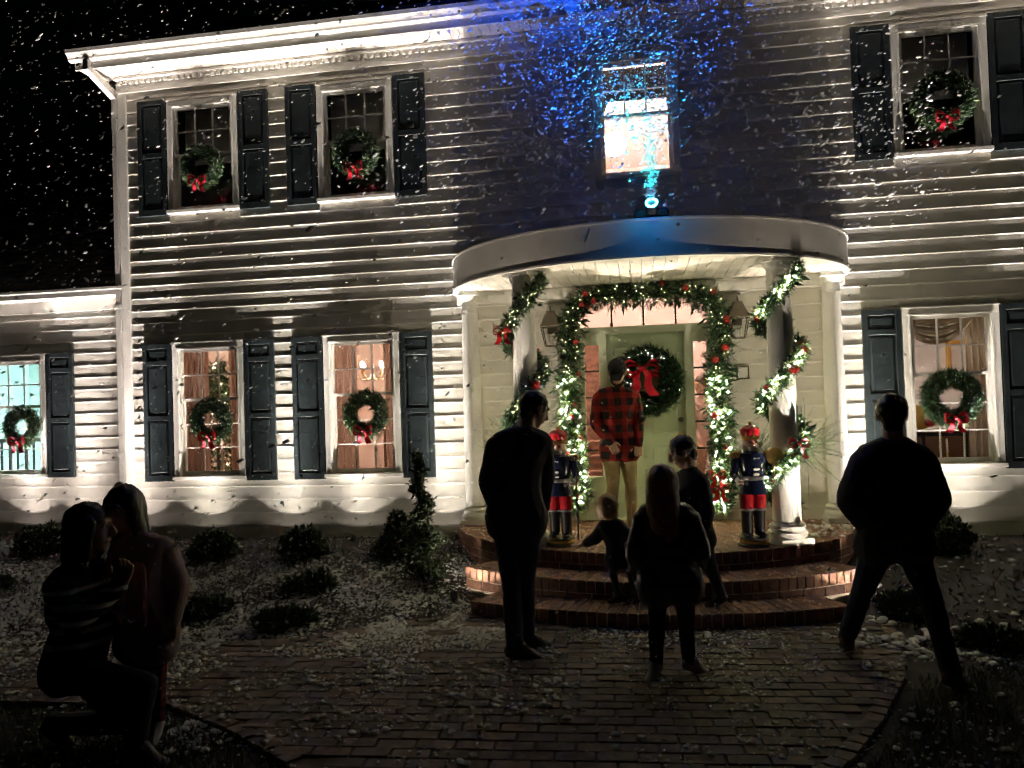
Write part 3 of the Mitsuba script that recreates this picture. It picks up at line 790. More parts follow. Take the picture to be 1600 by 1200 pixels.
def bow(c, s, tails=1.0, n=(0, -1, 0)):
    """ribbon bow in the x-z plane facing -y"""
    ms = []
    for sg in (-1, 1):
        for tilt in (.25, -.12):
            t = np.linspace(0, 2 * math.pi, 22)
            lx = sg * s * .5 * (1 - np.cos(t)) * .5 * 2 * .5
            lz = s * .24 * np.sin(t) * (.4 + .6 * (1 - np.cos(t)) / 2) + lx * sg * tilt
            ly = -s * .10 * (1 - np.cos(t)) * .5
            ms.append(strip(np.stack([lx, ly - s * .05, lz], 1), [0, 1, 0], s * .20 * (.35 + .65 * (1 - np.cos(t)) / 2)))
            ms.append(strip(np.stack([lx, ly - s * .05, lz * .98], 1), [0, .8, .6], s * .17 * (.35 + .65 * (1 - np.cos(t)) / 2)))
        t = np.linspace(0, 1, 12)
        tx = sg * s * (.06 + .26 * t + .05 * np.sin(t * 7)); tz = -s * tails * t * .95; ty = -s * (.08 + .06 * np.sin(t * 6 + sg))
        ms.append(strip(np.stack([tx, ty, tz], 1), [1, .25 * sg, .12 * sg], s * (.14 + .17 * t)))
    k = ball((0, -s * .10, 0), (s * .10, s * .09, s * .09), 1)
    m = cat(*ms, k); m.apply_translation(c); return m




def wreath(c, Ro, label, seed, mats=('needle_dark', 'needle_mid', 'needle_pale'), bow_at=None, bs=.105, nl=0, group=None, tails=.72, fr=(1500, 1400, 900)):
    g = np.random.default_rng(seed)
    w = thing('wreath', label, 'wreath', group)
    for i, (m, n) in enumerate(zip(mats, fr)):
        p, a = wreath_foliage(c, Ro * .74, Ro * .225, n // 3, g)
        k = obj('foliage', needles(p, a, 6, Ro * .2, Ro * .035, .55, g), m, w); tag(k, None, kind='stuff')
    obj('wire_ring', tube([(c[0] + Ro * .72 * math.cos(t), c[1] + .02, c[2] + Ro * .72 * math.sin(t)) for t in np.linspace(0, 2 * math.pi, 40)], Ro * .09, 6), 'bark', w, smooth=True)
    b = bow_at or (c[0], c[1] - .09, c[2] - Ro * .72)
    obj('bow', bow(b, bs * 2, tails), 'red_velvet', w, smooth=False)
    if nl:
        p, a = wreath_foliage(c, Ro * .74, Ro * .30, nl, g); p[:, 1] = np.minimum(p[:, 1], c[1] - .06)
        k = lamp(bulbs_mesh(p, .0065), (6, 5.5, 4.5), w, 'light_string', .3); tag(k, None, kind='stuff')
    return w


WG = 'wreaths hung on the windows'
wreath((-4.968, -.085, 1.611), .25, 'green wreath with red bow on the first lit ground floor window, by the downspout', 11, group=WG)
wreath((-3.073, -.085, 1.633), .255, 'green wreath with red bow on the lit window showing the chandelier', 12, group=WG)
wreath((3.075, -.085, 1.618), .275, 'frosted green wreath with red bow on the right ground floor window', 13, ('needle_mid', 'needle_blue', 'needle_pale'), group=WG, fr=(2200, 1500, 500))
wreath((-5.011, -.085, 4.611), .25, 'dim wreath with red bow on the leftmost dark upper window', 14, group=WG)
wreath((-3.098, -.085, 4.618), .26, 'dim wreath with red bow on the second dark upper window', 15, group=WG)
wreath((3.111, -.085, 4.628), .28, 'wreath with red bow on the dark upper window at the right', 16, group=WG)
wreath((-7.70, .16, 1.60), .25, 'wreath with red bow on the aqua lit wing window', 17, ('needle_mid', 'needle_blue', 'needle_pale'), group=WG, fr=(1800, 900, 700))
wreath((.085, -.08, 1.90), .345, 'large dark wreath with a big red bow and white lights on the front door', 18, ('needle_dark', 'needle_dark', 'needle_mid'), bow_at=(.03, -.19, 2.02), bs=.175, nl=46, tails=.85, fr=(4200, 2600, 500))


def garland(path, rad, label, seed, n, nballs, nlights, nbows=2, lit=lambda p: np.ones(len(p)), light=(112, 106, 54), split=1.95, dim=.022, nl_=.078, hub=None, bup=0, spread_mats=(('needle_dark', .5), ('needle_mid', .38), ('needle_pale', .12)), lw=3.0, ball_r=.045):
    g = np.random.default_rng(seed)
    path = np.asarray(path, float)
    sl = np.linalg.norm(np.diff(path, axis=0), axis=1); cu = np.r_[0, np.cumsum(sl)]
    at = lambda s: np.stack([np.interp(s, cu, path[:, i]) for i in range(3)], 1)
    tang = lambda s: (lambda d: d / np.linalg.norm(d, axis=1, keepdims=True))(at(np.minimum(s + .05, cu[-1])) - at(np.maximum(s - .05, 0)))

    def around(n, r0, r1, front=False):
        s = g.uniform(0, cu[-1], n); c = at(s); t = tang(s)
        d = np.cross(t, g.normal(size=(n, 3))); d /= np.linalg.norm(d, axis=1, keepdims=True)
        if hub is not None:                       # keep clear of the column it winds round
            away = c - np.stack([np.full(n, hub[0]), np.full(n, hub[1]), c[:, 2]], 1); away /= np.linalg.norm(away, axis=1, keepdims=True)
        else: away = np.tile([0, -1., 0], (n, 1))
        dot = (d * away).sum(1, keepdims=True)
        d = np.where(dot < -.25, d - 2 * dot * away, d)
        if front: d = d + away * .7; d /= np.linalg.norm(d, axis=1, keepdims=True)
        taper = np.clip(np.minimum(s, cu[-1] - s) / .12, .35, 1)
        return c + d * (rad * g.uniform(r0, r1, n) * taper)[:, None], d, t, s
    w = thing('garland', label, 'garland')
    obj('core', tube(path, rad * .34, 7), 'bark', w, smooth=True)
    for m, f in spread_mats:
        p, d, t, _ = around(int(n * f), .1, .95)
        k = obj('foliage', needles(p, d * .8 + t * g.choice([-1, 1], (len(t), 1)) * .7 + [0, 0, -.15], 7, nl_, .008, .5, g), m, w); tag(k, None, kind='stuff')
    p, d, t, _ = around(int(n * .10), .5, 1.0)
    k = obj('broad_leaves', needles(p, d, 2, nl_ * 1.1, .034, .35, g), 'needle_dark', w); tag(k, None, kind='stuff')
    p, d, _, _ = around(nballs, .8, 1.05, True)
    for i, q in enumerate(p):
        r = ball_r * g.uniform(.7, 1.15)
        kk = obj('ball', ball(q, r, 2), 'red_ball', w, smooth=True)
        obj('cap', revolve([(.001, 0), (r * .22, 0), (r * .22, r * .2), (.001, r * .22)], 8).apply_translation([q[0], q[1], q[2] + r * .96]), 'gold_metal', kk)
    p, d, _, _ = around(nbows, 1.0, 1.1, True)
    for q in p: obj('bow', bow(q, .17, .8), 'red_satin', w)
    p, d, t, s = around(nlights, .85, 1.12, True)
    p = p[g.random(len(p)) < lit(p)]
    k = p[p[:, 2] >= split]
    if len(k): k = lamp(bulbs_mesh(k, .0058), [dim * v for v in light], w, 'light_string', lw * .5); tag(k, None, kind='stuff')
    k = p[p[:, 2] < split]
    if len(k): k = lamp(bulbs_mesh(k, .0072), [1.3 * v for v in light], w, 'light_string', lw); tag(k, None, kind='stuff')
    return w, g


dp = [(-.70, -.14, .52), (-.71, -.14, 1.2), (-.745, -.14, 1.9), (-.73, -.14, 2.5), (-.60, -.14, 2.76), (-.42, -.14, 2.84), (-.1, -.15, 2.82), (.15, -.15, 2.84), (.45, -.14, 2.82), (.70, -.14, 2.76), (.83, -.14, 2.60), (.83, -.14, 2.2), (.81, -.14, 1.7), (.80, -.14, 1.1), (.83, -.14, .50)]
dp = np.array(dp); s_ = np.linspace(0, len(dp) - 1, 120); dp = np.stack([np.interp(s_, np.arange(len(dp)), dp[:, i]) for i in range(3)], 1)
dp[:, 0] += .02 * np.sin(s_ * 3.1); dp[:, 2] += .015 * np.cos(s_ * 4)
garland(dp, .12, 'thick evergreen garland with red balls and white lights framing the front door', 21, 2900, 24, 330, 2, ball_r=.036, lit=lambda p: np.where(p[:, 2] < 1.95, .85, .5))


def helix(c, r, z0, z1, a0, turns, n=110):
    t = np.linspace(0, 1, n); a = a0 + turns * 2 * math.pi * t
    a = a - .45 * np.cos(a)                    # hangs steeper across the front of the column
    return np.stack([c[0] + r * np.cos(a), c[1] + r * np.sin(a), z1 + (z0 - z1) * t], 1)


garland(helix(CR, .155, .70, 2.86, .35, -2.9), .052, 'evergreen garland with bright white lights spiralling round the right porch column', 22, 1700, 11, 190, 2, hub=CR, ball_r=.042, split=9, nl_=.060)
garland(helix(CL, .155, .55, 2.88, .55, -2.72), .056, 'evergreen garland with red bows spiralling round the left porch column', 23, 1700, 11, 170, 3, hub=CL, ball_r=.042, split=1.45, nl_=.062)

# long needled pine sprays stuck in beside the columns
for (x, y, z, lb, sd) in [(1.03, -1.10, 1.12, 'long needled pine spray beside the right porch column', 31), (-1.22, -1.12, 1.25, 'long needled pine spray beside the left porch column', 32), (1.42, -1.15, 1.25, 'long needled pine spray right of the right porch column', 33)]:
    g = np.random.default_rng(sd)
    t = thing('pine_spray', lb, 'pine spray')
    obj('stem', tube([(CR[0] if x > 0 else CL[0], -1.16, z - .12), (x, y, z)], .006, 5), 'bark', t)
    k = obj('needles', needles(np.repeat([[x, y, z]], 30, 0) + g.normal(size=(30, 3)) * .02, np.tile([[-.2 if x < 1.2 else .5, -.3, .25]], (30, 1)), 5, .34, .006, .85, g), 'needle_mid', t); tag(k, None, kind='stuff')


# ---------------------------------------------------------------- nutcracker figures
def nutcracker(x, y, label, prop, yaw):
    t = thing('nutcracker', label, 'nutcracker figure')
    M = trimesh.transformations.translation_matrix([x, y, ZL]) @ trimesh.transformations.rotation_matrix(yaw, [0, 0, 1])

    def P(name, m, b, par=t, smooth=40):
        m = m.copy(); m.apply_transform(M); return obj(name, m, b, par, smooth=smooth)
    base = P('base', revolve([(.001, 0), (.135, 0), (.14, .012), (.135, .025), (.12, .03), (.12, .055), (.128, .062), (.122, .075), (.001, .075)], 32), 'dark_bronze')
    P('trim', revolve([(.12, .031), (.124, .034), (.124, .05), (.12, .054)], 32), 'gold_metal', base)
    for s in (-1, 1):
        b = P('boot', cat(revolve([(.001, .10), (.044, .10), (.047, .16), (.05, .26), (.056, .315), (.001, .315)], 20).apply_translation([s * .055, 0, 0]), hull(np.vstack([ball((s * .06, .0, .10), (.045, .05, .024), 1).vertices, ball((s * .065, -.075, .095), (.035, .04, .018), 1).vertices]))), 'black_gloss')
        P('cuff', revolve([(.05, .305), (.062, .308), (.062, .325), (.05, .328)], 20).apply_translation([s * .055, 0, 0]), 'silver_gloss', b)
        P('trouser_leg', revolve([(.001, .326), (.058, .326), (.062, .40), (.06, .475), (.001, .475)], 20).apply_translation([s * .055, 0, 0]), 'red_gloss')
    c = P('coat', revolve([(.001, .46), (.122, .455), (.118, .50), (.105, .56), (.10, .60), (.112, .68), (.125, .76), (.115, .81), (.06, .83), (.001, .83)], 32), 'navy_gloss')
    P('belt', revolve([(.102, .575), (.110, .58), (.110, .605), (.102, .61)], 32), 'silver_gloss', c)
    P('sash', cat(*[hull(np.vstack([ball((-.02 * k, -.108 - .008 * (i % 2), .63 + .045 * i), (.010, .008, .012), 1).vertices for k in (-1, 1)] )) for i in range(4)]), 'white_gloss', c)
    for s in (-1, 1):
        up = hull(np.vstack([ball((s * .135, 0, .775), .04, 1).vertices, ball((s * .165, -.01, .62), .034, 1).vertices]))
        lo = hull(np.vstack([ball((s * .165, -.01, .62), .034, 1).vertices, ball((s * .145, -.085, .58), .028, 1).vertices]))
        a = P('arm', cat(up, lo), 'blue_gloss' if prop == 'staff' and s < 0 else 'navy_gloss')
        P('cuff', hull(np.vstack([ball((s * .148, -.075, .582), .033, 1).vertices, ball((s * .144, -.088, .578), .033, 1).vertices])), 'white_gloss', a)
        fing = [hull(np.vstack([ball((s * .143 + (i - 1.5) * .012, -.108, .575), .009, 0).vertices, ball((s * .143 + (i - 1.5) * .010, -.13, .562 - .004 * abs(i - 1)), .007, 0).vertices])) for i in range(4)]
        P('hand', cat(ball((s * .144, -.10, .575), (.026, .02, .022), 1), ball((s * .118, -.115, .585), (.008, .014, .009), 1), *fing), 'skin', a)
        e = P('epaulette', revolve([(.001, .028), (.045, .02), (.052, .004), (.05, 0), (.001, 0)], 20).apply_translation([s * .14, 0, .80]), 'gold_metal', a)
        P('fringe', cat(*[bx(s * .14 + .047 * math.cos(q) - .005, s * .14 + .047 * math.cos(q) + .005, .047 * math.sin(q) - .005, .047 * math.sin(q) + .005, .77, .80) for q in np.linspace(0, 6, 14)]), 'gold_metal', e)
    h = P('head', cat(ball((0, 0, .885), (.066, .066, .07), 2), ball((0, -.068, .88), (.012, .018, .014), 1)), 'skin')
    for s in (-1, 1): P('eye', ball((s * .026, -.058, .90), (.010, .008, .010), 1), 'black_gloss', h)
    P('beard', hull(np.vstack([ball((0, -.045, .85), (.05, .03, .025), 1).vertices, ball((0, -.06, .79), (.022, .014, .02), 1).vertices])), 'white_gloss', h)
    P('hair', ball((0, .022, .875), (.073, .058, .068), 2), 'white_gloss', h)
    P('mouth', bx(-.028, .028, -.078, -.06, .845, .862), 'white_gloss', h)
    hat = P('hat', revolve([(.001, .935), (.072, .935), (.072, .95), (.085, .985), (.08, 1.02), (.05, 1.045), (.012, 1.052), (.001, 1.052)], 32), 'red_gloss')
    P('band', revolve([(.070, .925), (.079, .928), (.079, .952), (.07, .955)], 32), 'gold_metal', hat)
    P('spike', cat(*[hull([(.078 * math.cos(q - .16), .078 * math.sin(q - .16), .95), (.078 * math.cos(q + .16), .078 * math.sin(q + .16), .95), (.092 * math.cos(q), .092 * math.sin(q), 1.0), (.07 * math.cos(q), .07 * math.sin(q), .96)]) for q in np.linspace(0, 2 * math.pi, 9)[:-1]]), 'gold_metal', hat)
    P('finial', ball((0, 0, 1.066), .016, 1), 'gold_metal', hat)
    if prop == 'staff':
        P('staff', cat(revolve([(.001, .075), (.007, .075), (.007, .80), (.001, .80)], 8).apply_translation([.185, -.10, 0]), ball((.185, -.10, .81), .017, 1)), 'black_gloss')
    else:
        P('gold_disc', tm(*(lambda m: (m.vertices @ np.array([[1, 0, 0], [0, 0, 1], [0, -1, 0]]).T + [.17, -.10, .78], m.faces))(trimesh.creation.cylinder(.075, .018, sections=32))), 'gold_metal')
        P('disc_handle', tube([(.144, -.115, .56), (.165, -.10, .71)], .009, 8), 'gold_metal')


nutcracker(-.755, -1.40, 'nutcracker soldier with red trousers and black staff by the left porch column', 'staff', -.15)
nutcracker(.94, -1.42, 'nutcracker soldier holding a gold disc beside the right porch column', 'disc', .25)


# ---------------------------------------------------------------- wall lanterns, plaque, cord
def lantern(x, z, label):
    t = thing('wall_lantern', label, 'wall lantern')
    y = -.16
    wd, bot, top = .085, -.16, .05
    br = obj('bracket', cat(bev(x - .05, x + .05, -.045, -.03, z - .02, z + .2, .004), tube([(x, -.04, z + .15), (x, -.10, z + .22), (x, y, z + .20)], .009, 6)), 'dark_bronze', t)
    bars = []
    c = lambda s, r: [(x + r * a, y + r * b, z + s) for a, b in ((-1, -1), (1, -1), (1, 1), (-1, 1))]
    b0, b1 = c(bot, .06), c(top, .1)
    for i in range(4): bars += [tube([b0[i], b1[i]], .006, 5), tube([b0[i], b0[(i + 1) % 4]], .006, 5), tube([b1[i], b1[(i + 1) % 4]], .007, 5)]
    obj('cage', cat(*bars), 'dark_bronze', t)
    obj('hood', cat(hull(c(top + .005, .105) + c(top + .14, .05)), bx(x - .045, x + .045, y - .045, y + .045, z + top + .14, z + top + .165), tube([(x, y, z + .2), (x, y, z + .27)], .008, 6)), 'dark_bronze', t)
    for i in range(4): obj('glass', tm([b0[i], b0[(i + 1) % 4], b1[(i + 1) % 4], b1[i]], [[0, 1, 2], [0, 2, 3]]), 'window_glass', t)
    obj('candle', cat(*[revolve([(.001, bot), (.009, bot), (.009, bot + .09), (.004, bot + .11), (.001, bot + .12)], 8).apply_translation([x + dx, y + dy, z]) for dx, dy in ((-.025, 0), (.025, 0), (0, .02))]), 'white_gloss', t)


lantern(-.925, 2.47, 'four sided bronze wall lantern left of the front door'); lantern(1.035, 2.47, 'four sided bronze wall lantern right of the front door')
t = thing('wall_plaque', 'small square framed plate on the boards right of the door garland', 'plaque')
obj('frame', cat(bev(1.01, 1.025, -.05, -.03, 1.88, 2.02, .003), bev(1.125, 1.14, -.05, -.03, 1.88, 2.02, .003), bev(1.025, 1.125, -.05, -.03, 1.88, 1.895, .003), bev(1.025, 1.125, -.05, -.03, 2.005, 2.02, .003)), 'dark_bronze', t)
obj('plate', bx(1.02, 1.13, -.04, -.028, 1.89, 2.01), 'trim_paint', t)
cp = np.array([(1.36, -1.25, .42), (1.44, -1.05, .413), (1.58, -.86, .413), (1.70, -.70, .413), (1.78, -.55, .413), (1.80, -.40, .413), (1.77, -.30, .413)])
s_ = np.linspace(0, 6, 50); cp = np.stack([np.interp(s_, range(7), cp[:, i]) for i in range(3)], 1)
tag(obj('extension_cord', tube(cp, .008, 6), 'cord_white', smooth=True), 'pale extension cord curving over the brick landing behind the right column', 'cord')

# ---------------------------------------------------------------- snow machine with its blue light on the portico edge
sm = thing('snow_machine', 'black snow machine on the portico edge with glowing cyan ring nozzle', 'snow machine')
NZ = np.array([.15, -1.99, 3.335])
fd = np.array([-.06, -.85, .52]); fd /= np.linalg.norm(fd)
fa = np.cross(fd, [1, 0, 0]); fa /= np.linalg.norm(fa); fb = np.cross(fd, fa)
obj('body', bev(.0, .30, -1.82, -1.42, 3.245, 3.335, .02), 'black_plastic', sm)
obj('nozzle', tube([NZ - fd * .09, NZ - fd * .01], .05, 16), 'black_plastic', sm, smooth=40)
rg = np.array([NZ + .043 * (math.cos(a) * fa + math.sin(a) * fb) for a in np.linspace(0, 2 * math.pi, 33)])
rt_ = tube(rg, .011, 8); rt_.fix_normals()
lamp(rt_, (0.3, 5.5, 6.5), sm, 'led_ring', 1.0)
bd = np.array([-.17, -.22, 1.0])
scene['snow_machine_beam'] = {'type': 'spot', 'to_world': T().look_at(origin=(NZ + np.array([0, -.17, .0])).tolist(), target=(NZ + bd).tolist(), up=[1, 0, 0]), 'intensity': {'type': 'rgb', 'value': [0.0, 5.0, 52.0]}, 'cutoff_angle': 47.0, 'beam_width': 8.0, 'sampling_weight': 2.0}
scene['snow_machine_glow'] = {'type': 'point', 'position': (NZ + np.array([0, -.13, -.08])).tolist(), 'intensity': {'type': 'rgb', 'value': [0.0, .007, .030]}, 'sampling_weight': 1.0}

# ---------------------------------------------------------------- shrubs, topiary, trees, grass, mulch
def shrub(name, x, y, h, r, label, seed, n=900, conical=False, group=None, m='boxwood_leaf', low=.0):
    g = np.random.default_rng(seed)
    t = thing(name, label, 'shrub', group)
    z0 = float(gz(x, y))
    d = on_cap(n, g); d[:, 2] = np.abs(d[:, 2]) * (1 if not conical else 1)
    u = g.uniform(0, 1, n)
    rr = np.sqrt(g.uniform(.25, 1, n)) * (.75 + .5 * meshkit.noise(d * 2.2 + seed))
    if conical:
        hz = u ** 1.4; ang = g.uniform(0, 2 * math.pi, n)
        p = np.stack([r * (1 - hz * .92) * rr * np.cos(ang), r * (1 - hz * .92) * rr * np.sin(ang), h * hz], 1); a = np.stack([np.cos(ang), np.sin(ang), .6 + 0 * ang], 1)
    else:
        p = d * [r, r, h] * rr[:, None]; a = d + [0, 0, .5]
    p += [x, y, z0 + low]
    k = obj('leaves', needles(p, a, 5, .05, .022, .6, g), m, t); tag(k, None, kind='stuff')
    obj('stem', cat(*[tube([(x, y, z0 - .03), (x + r * .4 * math.cos(q), y + r * .4 * math.sin(q), z0 + h * .6)], [.012, .005], 5) for q in (0.3, 2.2, 4.4)]), 'bark', t)


SG = 'low shrubs in the bed along the wall'
shrub('shrub', -3.46, -.95, .27, .24, 'dark rounded shrub below the second ground floor window', 41, group=SG)
shrub('shrub', -4.42, -1.0, .26, .24, 'dark rounded shrub between the first and second ground floor windows', 42, group=SG)
shrub('shrub', -6.65, -.75, .26, .26, 'dark rounded shrub below the wing wall left of the downspout', 43, group=SG)
shrub('shrub', -5.45, -.85, .24, .22, 'dark rounded shrub half hidden behind the girl', 44, group=SG)
shrub('conical_shrub', -2.45, -.95, .43, .26, 'small cone shaped shrub left of the spiral topiary', 45, 900, True)
shrub('shrub', 2.72, -.75, .36, .20, 'dark rounded shrub behind the walking man', 46, group=SG)
FG = 'low dark plants in the snowy bed'
for i, (x, y, lb) in enumerate([(-3.05, -1.75, 'low dark plant in the middle of the snowy bed'), (-3.75, -2.35, 'low dark plant near the path edge of the snowy bed'), (-4.9, -2.0, 'low dark plant at the left of the snowy bed beside the girl'), (-2.9, -2.55, 'low dark plant at the front edge of the snowy bed'), (-6.3, -1.9, 'low dark plant left of the kneeling woman')]):
    shrub('low_plant', x, y, .12, .24, lb, 51 + i, 420, group=FG)
for i, (x, y, lb) in enumerate([(1.95, -2.1, 'low dark plant beside the right end of the steps'), (2.3, -2.75, 'low dark plant behind the legs of the walking man')]):
    shrub('low_plant', x, y, .11, .2, lb, 58 + i, 350)

t = thing('spiral_topiary', 'tall thin spiral topiary in the bed left of the steps', 'topiary')
g = np.random.default_rng(61)
tx, ty = -2.0, -1.62; z0 = float(gz(tx, ty))
obj('trunk', tube([(tx, ty, z0 - .05), (tx + .01, ty, z0 + .5), (tx - .02, ty, z0 + 1.12)], [.018, .012, .005], 6), 'bark', t)
n = 1500; u = g.uniform(0, 1, n) ** 1.25; a = u * 2 * math.pi * 3.4; rad = .145 * (1 - u) + .012
p = np.stack([tx + rad * .75 * np.cos(a) - .03 * u ** 3, ty + rad * .75 * np.sin(a), z0 + .03 + 1.13 * u], 1) + g.normal(size=(n, 3)) * (.055 * (1 - u) + .008)[:, None]
k = obj('leaves', needles(p, on_cap(n, g) + [0, 0, .3], 4, .045, .02, .5, g), 'boxwood_leaf', t); tag(k, None, kind='stuff')


def tree(x, y, h, r, label, seed, conical):
    g = np.random.default_rng(seed)
    t = thing('tree', label, 'tree')
    tr = [tube([(x, y, -.3), (x + .1, y, h * .5), (x, y, h * .95)], [h * .028, h * .018, h * .003], 8)]
    for i in range(14):
        q = g.uniform(0, 2 * math.pi); z = h * g.uniform(.2, .85); l = r * (1 - z / h * .8)
        tr.append(tube([(x, y, z), (x + l * .8 * math.cos(q), y + l * .8 * math.sin(q), z + (.3 if not conical else -.2))], [h * .008, h * .002], 5))
    obj('trunk', cat(*tr), 'bark', t)
    n = 5000
    if conical:
        u = g.uniform(0, 1, n) ** 1.3; ang = g.uniform(0, 2 * math.pi, n); lay = .75 + .35 * np.sin(u * 60) + .3 * (meshkit.noise(np.stack([ang * 2, u * 14, 0 * u], 1)) - .5)
        rr = r * (1 - u) * np.sqrt(g.uniform(.2, 1, n)) * lay
        p = np.stack([x + rr * np.cos(ang), y + rr * np.sin(ang), h * (.08 + .92 * u)], 1); ax = np.stack([np.cos(ang), np.sin(ang), -.2 + 0 * u], 1)
    else:
        cs = np.stack([x + g.normal(size=26) * r * .5, y + g.normal(size=26) * r * .5, h * g.uniform(.45, .98, 26)], 1)
        i = g.integers(0, 26, n); d = on_cap(n, g); p = cs[i] + d * r * .34 * np.sqrt(g.uniform(.2, 1, n))[:, None]; ax = d
    k = obj('crown', needles(p, ax, 4, .35, .12, .7, g), 'tree_leaf', t); tag(k, None, kind='stuff')


tree(-16.5, 9.0, 8.6, 2.6, 'faint dark conifer beyond the wing roof at the left edge', 71, True)
tree(-12.2, 14.0, 8.5, 3.0, 'dark bushy tree behind the wing roof near the main corner', 72, False)

# grass: lawn corner at lower left, lawn at the right
g = np.random.default_rng(81)
LAWN = [Polygon([(-6, -4.33), (-3.95, -4.30), (-2.9, -4.27), (-2.3, -4.56), (-1.8, -4.92), (-1.6, -5.2), (-1.35, -6.6), (-6, -6.6)]), Polygon([(1.62, -3.42), (1.25, -4.15), (1.0, -4.56), (.85, -4.8), (.75, -6.6), (6, -6.6), (6, -3.0), (3.2, -2.9), (2.2, -3.1)])]
cx, cy = g.uniform(-6, 6, 110000), g.uniform(-6.6, -2.9, 110000)
ok = seen(cx, cy, .05) & (contains_xy(LAWN[0], cx, cy) | contains_xy(LAWN[1], cx, cy))
gp = np.stack([cx[ok], cy[ok], gz(cx[ok], cy[ok])], 1)[:30000]
tag(obj('lawn_grass', needles(gp, np.tile([0, 0, 1.], (len(gp), 1)), 1, .055, .006, .45, g), 'grass_blade'), 'short dark lawn grass dotted with foam snow', 'grass', kind='stuff')
mp = np.stack([g.uniform(-9, 6, 9000), g.uniform(-3.0, -.05, 9000)], 1)
mp = mp[(np.abs(mp[:, 0] - X0) > 1.75)]
mp = np.c_[mp, gz(mp[:, 0], mp[:, 1]) + .006]
chip = bx(-.02, .02, -.006, .006, -.003, .003)
mm = rand_rot(len(mp), g) * g.uniform(.5, 1.4, (len(mp), 1, 1))
tag(obj('mulch', scatter(chip.vertices, chip.faces, mp, mm), 'mulch_chip'), 'dark wood chip mulch in the beds by the wall', 'mulch', kind='stuff')

# ---------------------------------------------------------------- foam snow lying on the ground
g = np.random.default_rng(91)


def surf(x, y):
    """height of what the foam lies on"""
    th = x - X0; an = np.abs(np.arctan2(th, -y))
    z = np.where(contains_xy(PATH, x, y), .002, gz(x, y) + .004)
    for a, b, lim, h in ((3.1, 2.54, .52, .105), (2.52, 2.17, .75, .25), (2.07, 1.81, 9, ZL)):
        z = np.where((y < 0) & ((th / a) ** 2 + (y / b) ** 2 < 1) & (an < lim), h, z)
    return z


def dens(x, y):
    """how thickly the foam lies"""
    n = meshkit.fbm(np.stack([x * 1.1, y * 1.1, 0 * x + 3.3], -1), 3); n2 = meshkit.fbm(np.stack([x * 4, y * 4, 0 * x + 9.3], -1), 2)
    near = np.exp(-np.maximum(0, -2.7 - y) / .50) * np.where(x < -.6, 1, .35)
    path = .75 * near * (n2 > .42) + .085 * n * (n2 > .5)
    bed = np.clip((y + 3.15) / .35, 0, 1) * np.clip((-.75 - y) / .9, .04, 1) * (.45 + .75 * (n - .25)) * np.where((x < -5.6) & (y > -1.2), .3, 1) * np.where(n2 > .45, 1.15, .35)
    right = .45 * (.7 * np.exp(-((x - 2.0) / .5) ** 2 - ((y + 2.7) / .28) ** 2) + .4 * np.exp(-((x - 2.75) / .5) ** 2 - ((y + 2.85) / .16) ** 2) + .02) * (n2 > .4)
    lawn = .045 * n + np.where(x < 0, .35 * np.exp(-((x + 2.45) / .5) ** 2 - ((y + 4.45) / .16) ** 2), 0)
    d = np.where((x < -1.4) & (y > -3.3), bed, np.where((x > 1.3) & (y > -3.6), right, lawn))
    d = np.where(contains_xy(PATH, x, y), path * .95, 1.05 * d)
    d = np.where((np.abs(x - X0) < 1.5) & (y < -1.2) & (y > -2.6), .10 * n, d)
    return np.where(((x - X0) ** 2 / 4.28 + y ** 2 / 3.28 < 1) & (y < 0), .045 * (n > .45), d)


cl_v = []
for i in range(6):
    m = ICO[1 if i == 0 else 0]; d = meshkit.noise(m.vertices * 2.2 + i * 7.7)
    cl_v.append((m.vertices * (.55 + .9 * d)[:, None] * [1, 1, .48], m.faces))
cx, cy = g.uniform(-9, 4.6, 420000), g.uniform(-6.2, -.05, 420000)
ok = seen(cx, cy, .04) & (g.random(420000) < dens(cx, cy))
clumps = np.stack([cx[ok], cy[ok], surf(cx[ok], cy[ok])], 1)
n = len(clumps)
big = g.random(n) < np.where(clumps[:, 1] < -3.3, .13, .03)
size = np.where(big, g.uniform(.012, .022, n), g.uniform(.0048, .0100, n))
size *= np.where((np.abs(clumps[:, 0] - X0) < 1.6) & (clumps[:, 1] > -2.6), .62, 1)
size = np.where((clumps[:, 0] > 1.35) & (clumps[:, 1] > -3.5), g.choice([.008, .011, .015, .022, .030], n, p=[.35, .3, .2, .1, .05]), size)
kind = np.where(size > .011, 0, g.integers(1, 6, n))
acc = []
for i in range(6):
    q, s = clumps[kind == i], size[kind == i]; n = len(q)
    ang = g.uniform(0, 2 * math.pi, n); st = g.uniform(.8, 1.6, n); c, sn = np.cos(ang), np.sin(ang)
    M = np.zeros((n, 3, 3)); M[:, 0, 0] = c * st; M[:, 0, 1] = -sn; M[:, 1, 0] = sn * st; M[:, 1, 1] = c; M[:, 2, 2] = 1
    acc.append(scatter(cl_v[i][0], cl_v[i][1], q + np.c_[0 * s, 0 * s, s * .30], M * s[:, None, None]))
scene['foam_snow'] = mikit.ply(cat(*acc), 'foam', smooth=True)
tag('foam_snow', 'white clumps of foam snow lying over the bed, path, steps and lawn', 'foam snow', kind='stuff')

# ---------------------------------------------------------------- foam snow in the air
g = np.random.default_rng(92)
fl, sz = [], []


def keep(p, s):
    fl.append(p); sz.append(s)


